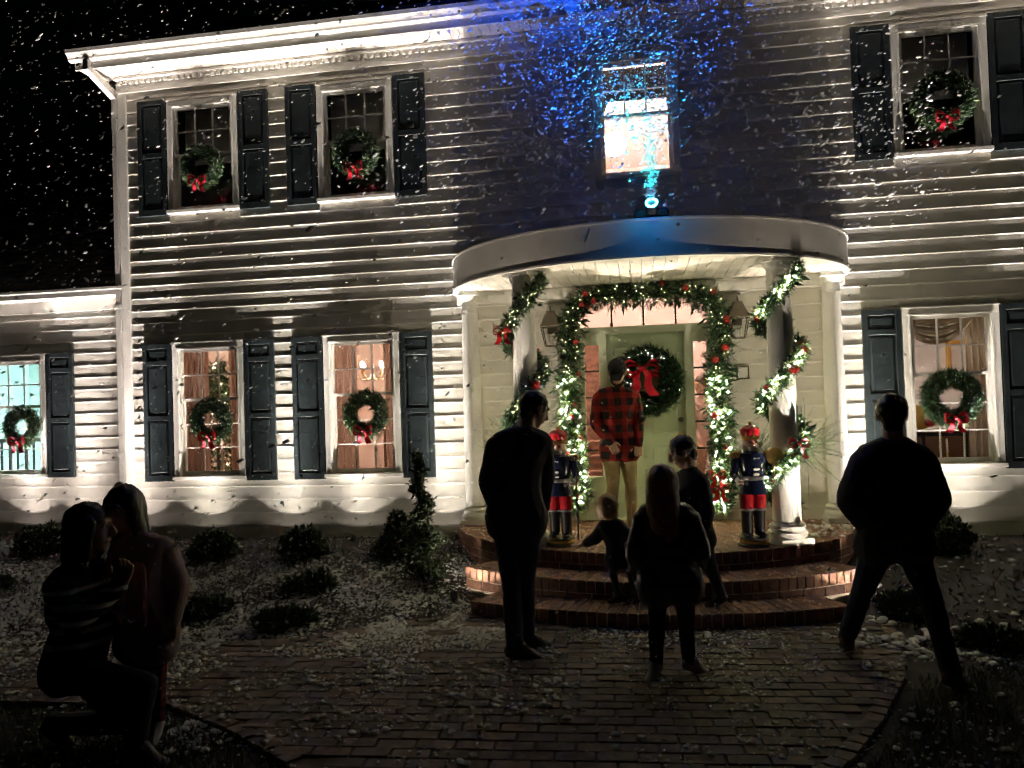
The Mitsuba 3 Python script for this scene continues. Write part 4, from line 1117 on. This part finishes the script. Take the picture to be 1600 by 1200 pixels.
n = 14500                                                       # drifting everywhere in front of the house
p = np.stack([g.uniform(-10.5, 3.2, n), -.42 - 5.2 * g.uniform(0, 1, n) ** 1.5, g.uniform(.2, 7.6, n)], 1)
thin = np.clip((1.6 - p[:, 0]) / 3.0, .12, 1) * np.where(p[:, 0] < -6.4, .6, 1)
p = p[(g.random(n) < thin) & (np.linalg.norm(p - CAM, axis=1) > 2.4)]
keep(p, g.lognormal(math.log(.0047), .38, len(p)) * np.where((p[:, 0] < -6.3) | (p[:, 2] > 5.9), .62, 1))
n = 6500                                                       # thick cloud falling round the upper window
p = np.stack([g.normal(-.05, .95, n), -.35 - 1.7 * g.uniform(0, 1, n) ** 1.1, g.normal(4.35, .95, n)], 1)
p = p[(p[:, 2] > 3.26) & (p[:, 2] < 6.8) & ((np.abs(p[:, 0] - .08) > .52) | (p[:, 2] > 5.0) | (p[:, 2] < 3.6) | (g.random(n) < .12))]
keep(p, g.lognormal(math.log(.0072), .32, len(p)))
n = 6000                                                       # rising blue lit plume
u = .45 + g.uniform(0, 1, n) ** .8 * 2.9
ax = bd / np.linalg.norm(bd)
p = NZ + ax * u[:, None] + g.normal(size=(n, 3)) * (.03 + .25 * u ** 1.05)[:, None]
keep(p, g.lognormal(math.log(.0066), .32, n) * (.75 + .10 * u))
n = 900                                                        # dense jet just over the nozzle
u = g.uniform(0, 1, n) ** 1.3 * .75
p = NZ + fd * .05 * 1 + np.array([.03, -.05, 1]) * (u[:, None] + .02) + g.normal(size=(n, 3)) * (.018 + .075 * u)[:, None]
keep(p, g.lognormal(math.log(.0044), .3, n))
n = 700                                                        # blowing to the right over the portico edge
p = np.stack([g.uniform(1.2, 2.9, n), g.uniform(-1.4, -.1, n), 0 * np.zeros(n)], 1); p[:, 2] = 3.9 + .25 * (p[:, 0] - 1.2) * g.normal(size=n) + .35 * g.normal(size=n)
keep(p[p[:, 2] > 3.3], g.lognormal(math.log(.0066), .35, (p[:, 2] > 3.3).sum()))
P_ = np.vstack(fl); S_ = np.concatenate(sz)
n = len(P_)
wind = np.array([.85, .1, .42]) + g.normal(size=(n, 3)) * .28; wind /= np.linalg.norm(wind, axis=1, keepdims=True)
st = g.uniform(.2, 2.0, n) * np.where(np.abs(P_[:, 0] - .1) < 1.6, .3, 1)
M = np.repeat(np.eye(3)[None], n, 0) + st[:, None, None] * wind[:, :, None] * wind[:, None, :]
fv = ICO[0].vertices * (.75 + .5 * meshkit.noise(ICO[0].vertices * 3))[:, None]
M = (M @ rand_rot(n, g)) * S_[:, None, None]
scene['falling_snow'] = mikit.ply(scatter(fv, ICO[0].faces, P_, M), 'foam')
tag('falling_snow', 'swirl of small white foam flakes blowing in front of the house', 'falling snow', kind='stuff')

# ---------------------------------------------------------------- people
def plaid(p, n, uv):
    def band(v): return smoothstep(.42, .5, dr.abs(v / .13 - dr.floor(v / .13) - .5) * 2)
    a, b = band(p.x + .35 * p.y), band(p.z)
    k = (a + b) * .5
    return mix([.21, .014, .012], [.012, .010, .012], smoothstep(.1, .95, k))


scene['plaid_cloth'] = {'type': 'twosided', 'bsdf': {'type': 'principled', 'base_color': proc(plaid), 'roughness': .9, 'specular': .2}}


def stripes(p, n, uv):
    v = p.z / .072
    s = smoothstep(.30, .34, dr.abs(v - dr.floor(v) - .5))
    return mix([.018, .018, .022], [.82, .80, .76], s * smoothstep(.52, .54, p.z) * (1 - smoothstep(.86, .88, p.z)))


scene['striped_cloth'] = {'type': 'twosided', 'bsdf': {'type': 'principled', 'base_color': proc(stripes), 'roughness': .9, 'specular': .2}}


def redplaid(p, n, uv):
    def band(v): return smoothstep(.40, .5, dr.abs(v / .05 - dr.floor(v / .05) - .5) * 2)
    return mix([.22, .02, .025], [.02, .012, .02], (band(p.x + p.y) + band(p.z)) * .5)


scene['red_plaid_cloth'] = {'type': 'twosided', 'bsdf': {'type': 'principled', 'base_color': proc(redplaid), 'roughness': .9, 'specular': .2}}
cloth('jacket_dark', (.045, .045, .055)); cloth('jacket_black', (.014, .014, .018)); cloth('denim', (.022, .028, .045)); cloth('khaki', (.36, .27, .15)); cloth('grey_sweater', (.05, .048, .055))
cloth('coat_taupe', (.36, .27, .26)); cloth('pink_cloth', (.52, .27, .28)); cloth('shirt_pink', (.62, .46, .42)); cloth('tan_trousers', (.40, .26, .18)); cloth('cap_black', (.015, .015, .018)); cloth('knit_hat', (.10, .075, .07))
scene['puffer'] = {'type': 'twosided', 'bsdf': {'type': 'principled', 'base_color': {'type': 'rgb', 'value': [.010, .010, .016]}, 'roughness': .38, 'specular': .5}}
mat('shoe_dark', (.014, .013, .013), .45, var=.2); mat('shoe_pale', (.20, .20, .21), .6, var=.3, scale=20); mat('shoe_brown', (.09, .05, .03), .6, var=.2)
mat('hair_dark', (.016, .012, .010), .45, var=.4, scale=30); mat('hair_blond', (.34, .22, .10), .45, var=.4, scale=30); mat('hair_brown', (.09, .05, .03), .45, var=.4, scale=30); mat('beard', (.035, .022, .016), .95, var=.4, scale=40, spec=.05)
S1 = ICO[1].vertices


def seg(a, ra, b, rb):
    return m3.Manifold.hull_points(np.vstack([S1 * ra + np.asarray(a, float), S1 * rb + np.asarray(b, float)]))


def blob(*balls):
    return m3.Manifold.hull_points(np.vstack([S1 * np.asarray(r, float) + np.asarray(c, float) for c, r in balls]))


def fuse(parts, L=.03, it=6, wrinkle=0.0, ws=7.5, seed=0, quilt=0.0, drop=()):
    M = m3.Manifold.batch_boolean(list(parts), m3.OpType.Add)
    m = m2t(M.refine_to_length(L))
    trimesh.smoothing.filter_taubin(m, lamb=.5, nu=.51, iterations=it)
    if wrinkle or quilt:
        v = m.vertices; nn = trimesh.Trimesh(v, m.faces, process=False).vertex_normals
        d = wrinkle * 2 * (meshkit.fbm(v * [ws, ws, ws * .8] + seed * 3.1, 3) - .5)
        if quilt: d = d + quilt * (np.abs(np.sin(v[:, 2] * math.pi / .085)) - .5)
        m = tm(v + nn * d[:, None], m.faces)
    return m


def frame(face, pitch=0.0, roll=0.0):
    """columns: right, forward, up of a head looking along face=(u, v) in the local plane"""
    f = np.array([face[0], face[1], 0.0]); f /= np.linalg.norm(f)
    r = np.array([f[1], -f[0], 0]); u = np.array([0, 0, 1.0])
    f2 = f * math.cos(pitch) - u * math.sin(pitch); u2 = u * math.cos(pitch) + f * math.sin(pitch)
    r2 = r * math.cos(roll) + u2 * math.sin(roll); u3 = u2 * math.cos(roll) - r * math.sin(roll)
    return np.stack([r2, f2, u3], 1)


def person(label, base, J, s, face, coat, trousers, shoe, hair, hairm='hair_dark', pitch=.1, roll=0.0, puff=.022, quilt=0.0, hem=None, hat=None, hands=True, hs=1.0, clothes='jacket', wr=.006, long_legs=True, cat_='person', extra=None):
    """J: joints in the person's own (right, away, up) metres; s: size against a 1.75 m adult; hs: head size"""
    t = thing('person', label, cat_)
    B = np.asarray(base, float)
    W = lambda p: B + p[0] * R_ + p[1] * F_ + p[2] * Z_
    A = np.stack([R_, F_, Z_], 1)
    j = {k: np.asarray(v, float) for k, v in J.items()}
    Fm = frame(face, pitch, roll)
    hc = j['head']
    H = lambda x, y, z: hc + Fm @ (np.array([x, y, z]) * hs)
    hb = lambda c, r: m3.Manifold.hull_points((S1 * np.asarray(r, float) * hs + np.asarray(c, float) * hs) @ Fm.T + hc)
    hh = lambda *bb: m3.Manifold.hull_points(np.vstack([(S1 * np.asarray(r, float) * hs + np.asarray(c, float) * hs) @ Fm.T + hc for c, r in bb]))
    skull = hh(((0, -.012, .03), (.074, .092, .085)), ((0, .03, -.02), (.060, .060, .07)), ((0, .052, -.088), (.026, .022, .02)))
    nose = hh(((0, .088, .018), .010), ((0, .108, -.022), .014), ((0, .086, -.03), .014))
    ears = [hh(((x * .076, -.008, .012), (.010, .022, .024)), ((x * .073, -.004, -.022), (.008, .014, .012))) for x in (-1, 1)]
    brow = hh(((-.04, .074, .034), .012), ((.04, .074, .034), .012))
    lips = hh(((-.02, .078, -.055), .009), ((.02, .078, -.055), .009))
    neck = seg(j['neck'] - [0, 0, .03 * s], .066 * s, hc + Fm @ (np.array([0, -.022, -.05]) * hs), .056 * hs)
    hip = .5 * (j['hipl'] + j['hipr']); waist = j.get('waist', .62 * hip + .38 * .5 * (j['shl'] + j['shr'])); ch = .30 * hip + .70 * .5 * (j['shl'] + j['shr'])

    def torso(e):
        return [blob((j['hipl'], (.105 + e) * s), (j['hipr'], (.105 + e) * s), (waist, (.13 + e) * s)), blob((waist, (.13 + e) * s), (ch, (.145 + e) * s)),
                blob((ch, (.145 + e) * s), (j['shl'] * .8 + .2 * j['neck'] - [0, 0, .03 * s], (.072 + e) * s), (j['shr'] * .8 + .2 * j['neck'] - [0, 0, .03 * s], (.072 + e) * s), (j['neck'] - [0, 0, .03 * s], (.060 + e * .6) * s))]

    def arm(q, e):
        a, b, c = j['sh' + q] - [0, 0, .025 * s], j['el' + q], j['wr' + q]
        return [seg(a, (.058 + e) * s, b, (.045 + e) * s), seg(b, (.045 + e) * s, c, (.030 + e * .8) * s)]

    def leg(q, e, to=1.0):
        a, b, c = j['hip' + q], j['kn' + q], j['an' + q]
        return [seg(a, (.098 + e) * s, b, (.058 + e) * s), seg(b, (.058 + e) * s, b + (c - b) * to, (.047 + e * 1.3) * s)]

    def hand(q):
        w = j['wr' + q]; d = w - j['el' + q]; d /= np.linalg.norm(d)
        d = j.get('hd' + q, d); d = d / np.linalg.norm(d)
        side = np.cross(d, [0, 0, 1.0] if abs(d[2]) < .8 else [0, -1.0, 0]); side /= np.linalg.norm(side); pn = np.cross(side, d)
        if q == 'l': side = -side
        k = hs * .95
        pts = [blob((w, .026 * k), (w + d * .05 * k + side * .026 * k, .015 * k), (w + d * .085 * k + side * .030 * k, .012 * k), (w + d * .085 * k - side * .030 * k, .012 * k), (w + d * .05 * k - side * .026 * k, .015 * k))]
        for i, ln in enumerate((.066, .076, .070, .054)):
            o = w + d * .088 * k + side * (.030 - .020 * i) * k
            p1 = o + (d * .85 + pn * .25) * ln * .5 * k; p2 = p1 + (d * .6 + pn * .6) * ln * .32 * k; p3 = p2 + (d * .2 + pn * .8) * ln * .25 * k
            pts += [seg(o, .0095 * k, p1, .0088 * k), seg(p1, .0088 * k, p2, .0082 * k), seg(p2, .0082 * k, p3, .0072 * k)]
        o = w + d * .025 * k + side * .028 * k; p1 = o + (d * .6 + side * .75) * .042 * k; p2 = p1 + (d * .9 + side * .2 + pn * .25) * .034 * k
        pts += [seg(o, .014 * k, p1, .011 * k), seg(p1, .011 * k, p2, .0085 * k)]
        return pts
    parts = [skull, nose, *ears, brow, lips, neck, *torso(-.012)]
    for q in 'lr': parts += arm(q, -.010) + leg(q, -.012) + (hand(q) if hands else [blob((j['wr' + q], .03 * s))])
    put_ = lambda nm, m, b, sm=True, par=t: obj(nm, tm(m.vertices @ A.T + B, m.faces), b, par, smooth=sm)
    put_('body', fuse(parts, .022, 5), 'skin')
    for x in (-1, 1):
        e = put_('eye', m2t(hb((x * .031, .074, .012), (.013, .010, .009))), 'eye_white'); put_('pupil', m2t(hb((x * .031, .083, .012), (.006, .004, .006))), 'black_gloss', par=e)
    put_('mouth', m2t(hh(((-.018, .086, -.055), (.008, .004, .004)), ((.018, .086, -.055), (.008, .004, .004)))), 'lip')
    # clothing
    tr = [*torso(.004)[:1]]
    for q in 'lr': tr += leg(q, .008)
    put_('trousers', fuse(tr, .03, 6, .008, 10, 1), trousers)
    top = torso(puff)
    for q in 'lr': top += arm(q, puff)
    if hem is not None:
        for q in 'lr': top += [seg(j['hip' + q], (.10 + puff * 1.3) * s, j['hip' + q] + (j['kn' + q] - j['hip' + q]) * hem, (.095 + puff * 1.5) * s)]
        top.append(blob((j['hipl'] + (j['knl'] - j['hipl']) * hem, .085 * s), (j['hipr'] + (j['knr'] - j['hipr']) * hem, .085 * s), (waist, .1 * s)))
    c = put_(clothes, fuse(top, .026, 6, wr, 9, 2, quilt), coat)
    col = [blob((j['neck'] + np.array([.055 * math.cos(a), .055 * math.sin(a), -.005]) * s, .030 * s), (j['neck'] + np.array([.055 * math.cos(a + .9), .055 * math.sin(a + .9), -.005]) * s, .030 * s)) for a in np.arange(0, 6.28, .9)]
    put_('collar', fuse(col, .03, 4), coat, par=c)
    for q in 'lr':
        a, to = j['an' + q], j.get('to' + q, j['an' + q] + [0, -.12 * s, -.05 * s])
        d = to - a; d = d / (np.linalg.norm(d) + 1e-9)
        put_('shoe', fuse([blob((a - [0, 0, .0 * s], .054 * s), (a - d * .035 * s - [0, 0, .045 * s], .043 * s), (a + d * .09 * s - [0, 0, .045 * s], .042 * s)), blob((a + d * .06 * s - [0, 0, .045 * s], .042 * s), (a + d * .16 * s - [0, 0, .055 * s], (.044 * s, .05 * s, .026 * s)))], .02, 5), shoe)
    # hair
    hp = []
    cap = hb((0, -.018, .034), (.087, .102, .094))
    nrm_ = Fm @ np.array([0, -.80, .60])
    hp.append(cap.trim_by_plane(nrm_.tolist(), float(nrm_ @ hc + -.030 * hs)))
    if hair == 'short': hp.append(hh(((0, -.062, .02), (.070, .045, .05)), ((0, -.062, -.065), (.052, .032, .03))))
    if hair == 'long':
        hp.append(hh(((0, -.050, .03), (.085, .06, .08)), ((0, -.070, -.16), (.095, .05, .06)), ((.02, -.07, -.30), (.075, .035, .05))))
        for x in (-1, 1): hp.append(hh(((x * .066, -.005, .03), (.03, .055, .05)), ((x * .074, -.02, -.16), (.026, .045, .05))))
    if hair == 'bob':
        hp.append(hh(((0, -.03, .03), (.092, .08, .08)), ((0, -.04, -.05), (.09, .07, .05))))
    if hair == 'tied':
        hp.append(hh(((0, -.085, .0), (.04, .035, .04)), ((0, -.10, -.16), (.03, .025, .05))))
    m = fuse(hp, .016, 3, .007, 26, 4)
    put_('hair', m, hairm)
    if hat == 'cap':
        k = put_('cap', fuse([hb((0, -.012, .055), (.088, .104, .082)).trim_by_plane((Fm @ [0, 0, 1.0]).tolist(), float((Fm @ [0, 0, 1.0]) @ hc + .030 * hs))], .02, 3), 'cap_black')
        put_('brim', fuse([hh(((-.045, .075, .040), (.02, .02, .006)), ((.045, .075, .040), (.02, .02, .006)), ((0, .15, .030), (.045, .02, .006)))], .02, 2), 'cap_black', par=k)
    if hat == 'beanie':
        k = put_('knit_hat', fuse([hb((0, -.014, .050), (.090, .106, .094)).trim_by_plane((Fm @ [0, -.45, .9]).tolist(), float((Fm @ [0, -.45, .9]) @ hc + .004 * hs))], .018, 3, .003, 40), 'knit_hat')
    if extra: extra(t, put_, j, H, hh, s)
    return t


def J(**k): return k


person('tall man in dark jacket standing with his back turned, left of the steps', (-.83, -3.2, 0),
       J(head=(.115, .09, 1.672), neck=(.03, .02, 1.535), shl=(-.150, .07, 1.45), shr=(.155, .05, 1.45), ell=(-.215, -.06, 1.20), elr=(.175, .13, 1.19), wrl=(-.165, .04, .99), wrr=(.150, .22, .98), hipl=(-.115, 0, .955), hipr=(.045, 0, .95), knl=(-.085, 0, .50), knr=(.01, .06, .50), anl=(-.07, -.05, .09), anr=(.005, .14, .09), tol=(.12, -.02, .04), tor=(.16, .22, .05)),
       1.06, (.85, .5), 'jacket_dark', 'denim', 'shoe_dark', 'short', pitch=.42, puff=.024, hem=.12, clothes='jacket', wr=.010, hs=1.08)
person('child with long fair hair in black padded coat on the path below the steps', (.15, -3.48, 0),
       J(head=(-.03, 0, 1.185), neck=(-.012, 0, 1.04), shl=(-.135, .02, .985), shr=(.115, 0, .98), ell=(-.205, .02, .77), elr=(.185, 0, .765), wrl=(-.175, .13, .60), wrr=(.16, .13, .59), hipl=(-.085, 0, .60), hipr=(.075, 0, .595), knl=(-.095, 0, .33), knr=(.085, 0, .335), anl=(-.11, 0, .075), anr=(.095, 0, .085), tol=(-.165, -.08, .04), tor=(.19, .04, .04)),
       .80, (.30, .95), 'puffer', 'jacket_black', 'shoe_pale', 'long', 'hair_blond', pitch=.10, puff=.050, quilt=.010, hem=.25, clothes='padded_coat', hs=1.06, wr=.003)
person('boy in dark jacket looking down in profile, right of the fair haired child', (.42, -2.2, .105),
       J(head=(-.11, 0, 1.185), neck=(-.05, 0, 1.05), shl=(-.10, .12, .955), shr=(.0, -.12, .965), ell=(-.12, .15, .73), elr=(.035, -.15, .73), wrl=(-.13, .15, .54), wrr=(-.02, -.17, .53), hipl=(-.065, .06, .56), hipr=(.0, -.06, .56), knl=(-.075, .08, .30), knr=(.06, -.07, .31), anl=(-.02, .08, .075), anr=(.13, -.09, .085), tol=(-.14, .10, .04), tor=(.03, -.10, .03)),
       .78, (-1, .1), 'jacket_black', 'denim', 'shoe_dark', 'short', pitch=.40, puff=.030, hem=.22, clothes='jacket', hs=1.08)
person('toddler with fair hair in dark coat stepping up onto the porch steps', (-.16, -2.25, .105),
       J(head=(-.135, .03, .755), neck=(-.105, .02, .66), shl=(-.165, .04, .60), shr=(-.03, .01, .61), ell=(-.225, .06, .51), elr=(.045, 0, .50), wrl=(-.29, .12, .465), wrr=(.075, .06, .40), hipl=(-.07, 0, .38), hipr=(.01, 0, .38), knl=(-.095, .08, .235), knr=(.045, 0, .21), anl=(-.06, .03, .06), anr=(.06, .02, .06), tol=(-.14, .06, .035), tor=(-.02, -.05, .03)),
       .50, (-.65, .75), 'jacket_black', 'denim', 'shoe_dark', 'bob', 'hair_blond', pitch=-.05, puff=.055, clothes='coat', hs=.95, hem=.2)


def beard(t, put_, j, H, hh, s):
    put_('beard', fuse([hh(((-.055, .03, -.055), (.014, .03, .02)), ((0, .055, -.105), (.03, .03, .018)), ((0, .06, -.08), (.03, .03, .02))), hh(((.055, .03, -.055), (.014, .03, .02)), ((0, .055, -.105), (.03, .03, .018)))], .015, 2), 'beard')


person('bearded man in red plaid shirt, dark cap and khaki trousers before the front door', (-.27, -.75, .405),
       J(head=(.045, -.10, 1.565), neck=(.05, -.02, 1.415), shl=(-.125, 0, 1.345), shr=(.205, 0, 1.345), ell=(-.165, .02, 1.08), elr=(.245, .01, 1.08), wrl=(-.06, -.16, .90), wrr=(.225, -.08, .87), hipl=(-.03, 0, .83), hipr=(.125, 0, .83), knl=(-.03, -.05, .46), knr=(.15, 0, .46), anl=(-.07, 0, .085), anr=(.16, .02, .085), tol=(-.10, -.16, .04), tor=(.18, -.14, .04), hdl=(.4, -.4, -.8)),
       .95, (-.25, -1), 'plaid_cloth', 'khaki', 'shoe_brown', 'short', 'hair_brown', wr=.011, pitch=.60, puff=.026, hem=.12, hat='cap', clothes='plaid_shirt', extra=beard, hs=1.08)
person('man in dark sweater with hands in pockets striding across the path at the right', (1.5, -3.35, 0),
       J(head=(.03, 0, 1.575), neck=(.035, 0, 1.41), shl=(-.140, 0, 1.315), shr=(.20, 0, 1.305), ell=(-.262, -.03, 1.07), elr=(.262, -.04, 1.06), wrl=(-.155, .0, .90), wrr=(.20, .0, .89), hipl=(-.07, 0, .835), hipr=(.095, 0, .83), knl=(-.135, .12, .47), knr=(.175, -.10, .45), anl=(-.175, .30, .13), anr=(.19, -.25, .085), tol=(-.12, .42, .08), tor=(.29, -.17, .04)),
       1.0, (.35, .94), 'grey_sweater', 'denim', 'shoe_brown', 'short', pitch=.05, puff=.040, hem=.12, clothes='sweater', wr=.012, hs=1.12)
person('woman with long dark hair in striped sweater and jeans kneeling at the lower left', (-2.85, -4.8, 0),
       J(head=(.0, -.03, 1.15), neck=(-.055, 0, .985), shl=(-.10, -.15, .90), shr=(-.05, .16, .885), ell=(.02, -.22, .715), elr=(.06, .20, .72), wrl=(.19, -.12, .86), wrr=(.20, .10, .90), waist=(-.06, 0, .64), hipl=(-.115, -.10, .43), hipr=(-.13, .09, .41), knl=(.31, -.12, .37), knr=(.10, .10, .09), anl=(.255, -.12, .075), anr=(-.30, .12, .09), tol=(.40, -.13, .02), tor=(-.22, .13, .02), hdl=(.3, .1, .9), hdr=(.3, 0, .9)),
       .97, (1, .15), 'striped_cloth', 'denim', 'shoe_dark', 'long', pitch=.02, puff=.020, clothes='striped_sweater', hs=1.13)


def open_coat(t, put_, j, H, hh, s):
    put_('pink_top', fuse([blob(((-.13, -.125, .92), (.05, .02, .05)), ((-.13, -.135, .66), (.055, .02, .06)))], .03, 4, .004), 'pink_cloth')


person('girl with dark hair in open taupe coat and plaid trousers beside the kneeling woman', (-2.52, -4.62, 0),
       J(head=(-.262, 0, 1.225), neck=(-.205, .02, 1.07), shl=(-.275, .03, 1.005), shr=(-.055, .03, 1.0), ell=(-.285, -.03, .84), elr=(.015, .03, .80), wrl=(-.215, -.12, .74), wrr=(.005, -.03, .63), hipl=(-.20, 0, .62), hipr=(-.085, 0, .615), knl=(-.205, 0, .33), knr=(-.10, 0, .33), anl=(-.21, .02, .075), anr=(-.11, .02, .075), tol=(-.20, -.12, .04), tor=(-.08, -.12, .04)),
       .80, (-.25, -1), 'coat_taupe', 'red_plaid_cloth', 'shoe_pale', 'long', 'hair_dark', pitch=.12, puff=.040, hem=.40, clothes='coat', hs=1.08, extra=open_coat)
person('person in pale pink shirt seen indoors through the right sidelight', (.72, .60, .41),
       J(head=(-.02, 0, 1.43), neck=(0, .02, 1.29), shl=(-.13, 0, 1.22), shr=(.20, .02, 1.22), ell=(-.17, -.02, .98), elr=(.25, 0, .98), wrl=(-.12, -.14, .82), wrr=(.24, -.05, .78), hipl=(-.07, 0, .76), hipr=(.10, 0, .76), knl=(-.08, 0, .42), knr=(.11, 0, .42), anl=(-.08, .02, .085), anr=(.11, .02, .085), tol=(-.10, -.12, .04), tor=(.13, -.12, .04)),
       .88, (-.8, -.5), 'shirt_pink', 'tan_trousers', 'shoe_dark', 'short', 'hair_brown', pitch=.15, puff=.018, clothes='shirt', hs=.98)
